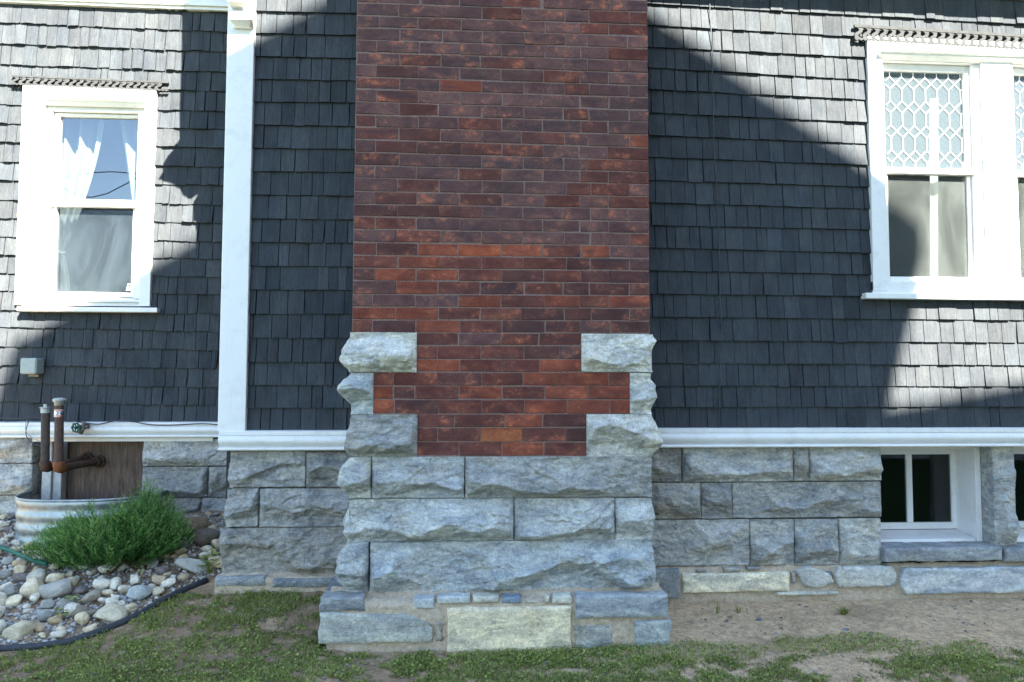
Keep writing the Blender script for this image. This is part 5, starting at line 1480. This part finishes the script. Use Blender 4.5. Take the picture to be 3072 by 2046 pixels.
# ================================================================== weeds, hose
def weed(label, px, py, n, r, tall, seed, kind='broad'):
    p = G(px, py); rs = np.random.default_rng(seed); V_, T_, C_ = [], [], []
    for i in range(n):
        az = rs.uniform(0, 6.28); d = Vector((math.cos(az), math.sin(az), 0)); q = Vector((-d.y, d.x, 0))
        if kind == 'broad':
            L_ = rs.uniform(0.3, 1) * r; h = rs.uniform(0.3, 1) * tall; c = d * L_ + Vector((0, 0, h)); w_ = rs.uniform(0.010, 0.018)
            i0 = len(V_)
            pts_ = [c - d * w_, c - d * w_ * .3 + q * w_ * .9, c + d * w_ * 0.9 + q * w_ * .5 + Vector((0, 0, .003)), c + d * w_ * 1.3, c + d * w_ * .9 - q * w_ * .5 + Vector((0, 0, .003)), c - d * w_ * .3 - q * w_ * .9, c + Vector((0, 0, -.004))]
            V_ += pts_; T_ += [(i0 + a, i0 + (a + 1) % 6, i0 + 6) for a in range(6)]; C_ += [rs.uniform(0.3, 1.0)] * 7
            i0 = len(V_); V_ += [Vector((-.001, 0, 0)), Vector((.001, 0, 0)), c]; T_.append((i0, i0 + 1, i0 + 2)); C_ += [.4] * 3
        else:
            L_ = rs.uniform(0.5, 1) * tall; w_ = 0.0018; t1_ = d * r * rs.uniform(0.1, 1)
            i0 = len(V_); V_ += [d * 0.006 - q * w_, d * 0.006 + q * w_, t1_ * .5 + Vector((0, 0, L_ * .65)) + q * w_ * .8, t1_ * .5 + Vector((0, 0, L_ * .65)) - q * w_ * .8, t1_ + Vector((0, 0, L_))]
            T_ += [(i0, i0 + 1, i0 + 2), (i0, i0 + 2, i0 + 3), (i0 + 3, i0 + 2, i0 + 4)]; C_ += [rs.uniform(0.1, .8)] * 5
    o = tri_mesh('weed' if kind == 'broad' else 'grass_tuft', np.array([v[:] for v in V_]), np.array(T_), M['weed'] if kind == 'broad' else M['grass'], cols=C_)
    o.location = p + Vector((0, 0, 0.0)); tag(o, label, 'weed' if kind == 'broad' else 'grass'); return o
weed('leafy weed growing at the foot of the corner foundation block beside the stone bed', 628, 1722, 26, 0.05, 0.12, 1)
weed('small weed sprouting in the bed just below the juniper', 421, 1724, 10, 0.03, 0.07, 2)
weed('broad-leaved weed between stones at lower left of the bed', 214, 1822, 10, 0.04, 0.065, 3)
weed('lowest weed between the stones close to the black edging', 188, 1862, 9, 0.035, 0.055, 4)
weed('green grass tuft between stones and corner foundation block', 640, 1690, 40, 0.04, 0.11, 5, 'grass')
weed('small grass tuft on the bare sand right of the chimney', 2152, 1842, 14, 0.03, 0.08, 6, 'grass')
weed('sparse low grass tuft on bare sand near the cream footing stone', 2215, 1838, 20, 0.05, 0.045, 7, 'grass')
weed('bushy low tuft on the sand below the basement window', 2530, 1845, 90, 0.07, 0.05, 8, 'grass')
weed('low thyme-like weed at the foot of the cream stone', 1310, 1925, 60, 0.06, 0.03, 9)
weed('tiny weed against the lower left footing stone', 1035, 1905, 14, 0.03, 0.03, 10)
hp = [G(a, c_) + Vector((0, 0, 0.05)) for a, c_ in ((-60, 1655), (0, 1668), (40, 1683), (90, 1706), (140, 1720))]
m_ = MB(); m_.tube(hp, 0.011, 10); o = m_.build('garden_hose', M['hose'], None, smooth=True); tag(o, 'green garden hose lying over the stones at the left edge', 'hose')

# ================================================================== lawn
def lawn_density(x, y):
    n = fbm(x * 2.3 + 3, y * 3.4, s=40, o=4)
    n2 = fbm(x * 13, y * 13, s=44, o=4)
    left = 1 - sstep(-1.05, -0.75, x)
    d = 0.44 + n * 0.9 + n2 * 1.25 + 0.28 * left
    # bare sand by the right wall and in front of the footing
    bare = sstep(-0.84, -0.66, y + 0.14 * n) * sstep(XC + 0.5, XC + 0.9, x)
    d = d * (1 - bare) - 0.25 * bare
    return d
lrs = np.random.default_rng(21)
def blades(N, hgt, wid, seed, thr, name, mat, label, xr=(-3.4, 3.6), yr=(-1.35, 0.0), lean=0.9, cmul=1.0, dens=None):
    rs = np.random.default_rng(seed)
    x = rs.uniform(*xr, N); y = rs.uniform(*yr, N)
    d = (dens or lawn_density)(x, y)
    ye = np.interp(x, exs, eys, right=9)
    keep = (d > thr + rs.uniform(0, 0.45, N)) & ~((x < exs[-1]) & (y > ye - 0.015)) & ~((np.abs(x - XC) < 0.83) & (y > YF - 0.01)) & (y < -0.06)
    x, y, d = x[keep], y[keep], d[keep]; n = len(x)
    z = gz(x, y)
    az = rs.uniform(0, 2 * np.pi, n); L_ = rs.uniform(0.4, 1.0, n) * hgt * (0.6 + 0.6 * np.clip(d, 0, 1)); ln = rs.uniform(0.3, 1.5, n) * lean
    dx, dy = np.cos(az), np.sin(az); w_ = wid * rs.uniform(0.6, 1.3, n)
    base = np.stack([x, y, z], -1); q = np.stack([-dy, dx, np.zeros(n)], -1) * w_[:, None]; dd = np.stack([dx, dy, np.zeros(n)], -1)
    up = np.array([0, 0, 1.0])
    hz_ = L_ / np.sqrt(1 + ln ** 2)
    m1 = base + dd * (L_ * 0.25 * ln)[:, None] * 0.8 + up * (hz_ * 0.62)[:, None]
    tp = base + dd * (hz_ * ln)[:, None] + up * hz_[:, None]
    V_ = np.stack([base - q, base + q, m1 + q * 0.8, m1 - q * 0.8, tp], 1).reshape(-1, 3)
    i = np.arange(n)[:, None] * 5
    T_ = np.concatenate([i + np.array([0, 1, 2]), i + np.array([0, 2, 3]), i + np.array([3, 2, 4])], 0)
    patch = 0.5 + 0.5 * fbm(x * 5, y * 5, s=60, o=3)
    c_ = np.clip(0.15 + 0.5 * patch + rs.normal(0, 0.16, n), 0, 1) * cmul
    C_ = np.repeat(c_, 5)
    o = tri_mesh(name, V_, T_, M[mat], cols=C_); tag(o, label, 'grass', kind='stuff'); return o
blades(210000, 0.026, 0.0016, 1, 0.15, 'lawn_grass', 'grass', 'thin patchy lawn in front of the house')
blades(80000, 0.022, 0.0013, 2, -0.15, 'dry_grass', 'straw', 'dry straw-coloured grass between the green patches', lean=2.4)
def leaves(N, size, seed, thr, name, label, dens, mat='weed', xr=(-3.4, 3.6), yr=(-1.35, -0.06), hmax=0.02, cmul=1.0):
    rs = np.random.default_rng(seed)
    x = rs.uniform(*xr, N); y = rs.uniform(*yr, N); d = dens(x, y)
    ye = np.interp(x, exs, eys, right=9)
    keep = (d > thr + rs.uniform(0, 0.35, N)) & ~((x < exs[-1]) & (y > ye - 0.015)) & ~((np.abs(x - XC) < 0.83) & (y > YF - 0.01))
    x, y, d = x[keep], y[keep], d[keep]; n = len(x)
    z = gz(x, y) + rs.uniform(0.003, 1, n) * hmax * np.clip(d + 0.3, 0.2, 1)
    az = rs.uniform(0, 2 * np.pi, n); s_ = size * rs.uniform(0.5, 1.25, n)
    tx, ty = rs.normal(0, 0.35, n), rs.normal(0, 0.35, n)
    V_ = []
    for k in range(5):
        a = az + 2 * np.pi * k / 5; r_ = s_ * (1.25 if k == 0 else 0.85)
        ox, oy = np.cos(a) * r_, np.sin(a) * r_
        V_.append(np.stack([x + ox, y + oy, z + ox * tx + oy * ty], -1))
    V_ = np.stack(V_, 1).reshape(-1, 3)
    i = np.arange(n)[:, None] * 5
    T_ = np.concatenate([i + np.array([0, 1, 2]), i + np.array([0, 2, 3]), i + np.array([0, 3, 4])], 0)
    C_ = np.repeat(np.clip(rs.normal(0.45, 0.2, n) + 0.2 * np.clip(z - gz(x, y), 0, .02) / 0.02, 0, 1) * cmul, 5)
    o = tri_mesh(name, V_, T_, M[mat], cols=C_); tag(o, label, 'ground cover', kind='stuff'); return o
leaves(60000, 0.0055, 5, 0.12, 'clover', 'small clover and weed leaves mixed into the lawn', lawn_density)
def moss_d(x, y):
    n = fbm(x * 4, y * 6, s=70, o=4) * 0.8
    def blob(cx_, cy_, rx, ry): return 1 - ((x - cx_) / rx) ** 2 - ((y - cy_) / ry) ** 2
    g1 = G(1960, 1965); g2 = G(1640, 1975); g3 = G(2560, 1935); g4 = G(560, 1950); g5 = G(2900, 1960); g6 = G(760, 1775); g7 = G(1250, 2000)
    d = np.maximum.reduce([blob(g1.x, g1.y, 0.48, 0.18) + 0.25, blob(g2.x, g2.y, 0.3, 0.12) + 0.05, blob(g3.x, g3.y, 0.55, 0.17) - 0.15, blob(g4.x, g4.y, 0.45, 0.2) - 0.4, blob(g5.x, g5.y, 0.4, 0.2) - 0.3, blob(g6.x, g6.y, 0.26, 0.09) - 0.2, blob(g7.x, g7.y, .25, .1) - .2])
    return d + n
leaves(90000, 0.0052, 6, 0.22, 'creeping_ground_cover', 'dense mats of creeping green ground cover in the lawn', moss_d, hmax=0.026, cmul=0.95)
blades(60000, 0.03, 0.0011, 9, 0.2, 'lawn_grass', 'grass', 'denser grass growing through the ground cover', dens=moss_d)
def litter():
    rs = np.random.default_rng(77); V_, T_, C_ = [], [], []
    for _ in range(420):
        x, y = rs.uniform(-3.0, 3.3), rs.uniform(-1.3, -0.1)
        if (abs(x - XC) < 0.84 and y > YF - 0.01): continue
        ye = np.interp(x, exs, eys) if x < exs[-1] else 9
        if y > ye - 0.01: continue
        z = float(gz(x, y)) + rs.uniform(0.004, 0.018); a = rs.uniform(0, 6.28); i0 = len(V_)
        if rs.random() < 0.5:      # twig
            L_ = rs.uniform(0.015, 0.05); d = np.array([math.cos(a), math.sin(a), rs.normal(0, .15)]); q = np.array([-d[1], d[0], 0]) * 0.0011
            c = np.array([x, y, z]); V_ += [c - q, c + q, c + d * L_ + q, c + d * L_ - q]; T_ += [(i0, i0 + 1, i0 + 2), (i0, i0 + 2, i0 + 3)]; C_ += [rs.uniform(0, .5)] * 4
        else:
            s_ = rs.uniform(0.004, 0.011)
            for k in range(4):
                b_ = a + k * 1.57; V_.append(np.array([x + math.cos(b_) * s_ * (1.5 if k % 2 else .8), y + math.sin(b_) * s_, z + rs.normal(0, .003)]))
            T_ += [(i0, i0 + 1, i0 + 2), (i0, i0 + 2, i0 + 3)]; C_ += [rs.uniform(0.2, 1)] * 4
    o = tri_mesh('ground_litter', np.array(V_), np.array(T_), M['straw'], cols=C_); tag(o, 'dry twigs and leaf scraps scattered over the lawn and soil', 'litter', kind='stuff')
litter()
# pebbles and slate chips on the sand
pb = MB(); prs = random.Random(5)
Vs, Fs, n0 = [], [], 0
for _ in range(5000):
    x, y = prs.uniform(-1.6, 3.5), prs.uniform(-1.3, -0.07)
    if abs(x - XC) < 0.84 and y > YF - 0.01: continue
    s_ = prs.uniform(0.0015, 0.0048) if prs.random() < 0.95 else prs.uniform(0.005, 0.012)
    ang = prs.uniform(0, 6.28); ca, sa = math.cos(ang), math.sin(ang)
    v = bc * np.array([s_ * 1.3, s_ * 0.9, s_ * 0.5]); v = np.stack([v[:, 0] * ca - v[:, 1] * sa + x, v[:, 0] * sa + v[:, 1] * ca + y, v[:, 2] + float(gz(x, y)) + s_ * 0.2], -1)
    Vs.append(v); Fs.append(bf + n0); n0 += len(bc)
def mat_peb():
    m = NT('soil_pebbles', 0.85, 0.2); n = m.noise(m.co, 30, 2, 0.5)
    c = m.mix(m.ramp(n, 0.35, 0.65), (0.12, 0.115, 0.11), (0.36, 0.33, 0.27)); return m.done(c)
o = tri_mesh('soil_pebbles', np.concatenate(Vs), np.concatenate(Fs), mat_peb()); tag(o, 'small stones scattered over the bare soil', 'pebbles', kind='stuff')
chips = [(2275, 1860), (2180, 1866), (2325, 1902), (2610, 1905), (2600, 1920), (2537, 1890), (2340, 2005), (790, 2028), (790, 1830), (1185, 1990), (575, 2030), (2470, 1965)]
for i, (a, c_) in enumerate(chips):
    p = G(a, c_); s_ = prs.uniform(0.010, 0.02); an = prs.uniform(0, 3)
    pts_ = [(math.cos(an + t) * s_ * (1 if k % 2 else 0.65), math.sin(an + t) * s_ * 0.75) for k, t in enumerate((0, 1.1, 2.2, 3.3, 4.6))]
    v = [(p.x + q[0], p.y + q[1], p.z + 0.006 + q[0] * .2) for q in pts_] + [(p.x + q[0], p.y + q[1], p.z - 0.002 + q[0] * .2) for q in pts_]
    o = mesh('slate_chip', v, [(0, 1, 2, 3, 4), (9, 8, 7, 6, 5)] + [(k, k + 5, (k + 1) % 5 + 5, (k + 1) % 5) for k in range(5)], M['stone'])
    o.color = (0.2, 0.23, 0.27, 1); tag(o, 'small blue-grey slate chip lying on the bare ground', 'stone chip', 'slate chips on the ground')

# ================================================================== neighbour house behind the viewpoint
DY = -8.0
fdir = Vector((math.cos(R(11)), math.sin(R(11)), 0)); edir = Vector((math.sin(R(11)), -math.cos(R(11)), 0))
org = Vector((4.0, DY, 0))
nrm = edir
def hit(px, py, Y):
    x, z = P(px, py, Y); p = Vector((x, Y, z))
    t = (org - p).dot(nrm) / (-SUN).dot(nrm)
    q = p - SUN * t
    return ((q - org).dot(fdir), q.z)
a1, a2 = hit(682, 150, YW - 0.02), hit(955, 0, YW - 0.02)
b1, b2 = hit(1960, 35, YW - 0.01), hit(2600, 500, YW - 0.01)
ee = hit(2775, 700, YW + 0.02)
wing = hit(2850, 1178, YW - 0.01)
sl_l = (a2[1] - a1[1]) / (a2[0] - a1[0]); sl_r = (b2[1] - b1[1]) / (b2[0] - b1[0])
ax_s = (b1[1] - a1[1] + sl_l * a1[0] - sl_r * b1[0]) / (sl_l - sl_r); ax_z = a1[1] + sl_l * (ax_s - a1[0])
er_s = ee[0]; er_z = b1[1] + sl_r * (er_s - b1[0])
el_s = ax_s - (er_s - ax_s) * 1.05; el_z = ax_z + sl_l * (el_s - ax_s)
print('gable', ax_s, ax_z, er_s, er_z, el_s, el_z, 'wing', wing, 'slopes', sl_l, sl_r)
nh = thing('neighbour_house', 'gabled neighbouring house behind the viewpoint whose shadow falls on the walls', 'house', (4, DY, 0))
def world(s_, d_, z_): q = org + fdir * s_ + edir * d_; return (q.x, q.y, z_)
def prism_sd(poly, d0, d1, name, mat):
    n = len(poly); v = [world(s_, d0, z_) for s_, z_ in poly] + [world(s_, d1, z_) for s_, z_ in poly]
    m_ = MB(); m_.add(v, [tuple(range(n)), tuple(range(2 * n - 1, n - 1, -1))] + [(i, i + n, (i + 1) % n + n, (i + 1) % n) for i in range(n)])
    o = m_.build(name, M[mat], nh); o.matrix_parent_inverse = Matrix.Translation(-Vector(nh.location)); return o
dep = 7.0; oh = 0.35
th = 0.2
prism_sd([(el_s + oh, 0), (er_s - oh, 0), (er_s - oh, er_z + oh * -sl_r - th), (ax_s, ax_z - th), (el_s + oh, el_z + oh * sl_l - th)], 0.3, dep - 0.3, 'walls', 'siding')
prism_sd([(er_s, er_z), (ax_s, ax_z), (ax_s, ax_z - th), (er_s, er_z - th)], 0, dep, 'roof_slope', 'roof')
prism_sd([(el_s, el_z), (el_s, el_z - th), (ax_s, ax_z - th), (ax_s, ax_z)], 0, dep, 'roof_slope', 'roof')
wz = wing[1]
prism_sd([(er_s - oh, 0), (er_s + 3.5, 0), (er_s + 3.5, wz), (er_s - oh, wz)], 0.02, dep - 1, 'side_wing', 'siding')
prism_sd([(el_s - 3.0, 0), (el_s + oh, 0), (el_s + oh, wz - 0.6), (el_s - 3.0, wz - 0.6)], 0.32, dep - 1, 'side_wing', 'siding')
for s_, z_ in ((ax_s - 1.6, 6.0), (ax_s + 1.0, 6.0), (ax_s - 1.6, 2.6), (ax_s + 1.0, 2.6)):
    prism_sd([(s_, z_), (s_ + 0.9, z_), (s_ + 0.9, z_ + 1.5), (s_, z_ + 1.5)], 0.24, 0.31, 'window', 'darkglass')

# overhead wires, mirrored in the curtained window
Yg = YL + 0.033
for k, (pl, lab) in enumerate((([(150, 545), (172, 539), (220, 527), (275, 518), (336, 515), (402, 520), (440, 526)], 'upper overhead wire behind the viewpoint, mirrored in the curtained window'),
                 ([(150, 538), (165, 548), (200, 569), (234, 587), (275, 592), (323, 580), (387, 547), (430, 520)], 'sagging overhead wire behind the viewpoint, mirrored in the curtained window'))):
    q = []
    for a, c_ in pl:
        x, z = P(a, c_, Yg); d = Vector((x, Yg, z)) - CAM; d.y = -d.y; d.normalize()
        t = (-9.5 - Yg) / d.y; q.append(Vector((x, Yg, z)) + d * t)
    m_ = MB(); m_.tube(q, 0.011, 6); o = m_.build('overhead_wire', M['cable'], None); tag(o, lab, 'wire')

# parts modelled in world space: cancel each root's own offset
done_ = {jn.name, nh.name}
for root in list(COL.objects):
    if root.type == 'EMPTY' and root.parent is None and root.name not in done_:
        inv = Matrix.Translation(-Vector(root.location))
        for c_ in root.children: c_.matrix_parent_inverse = inv
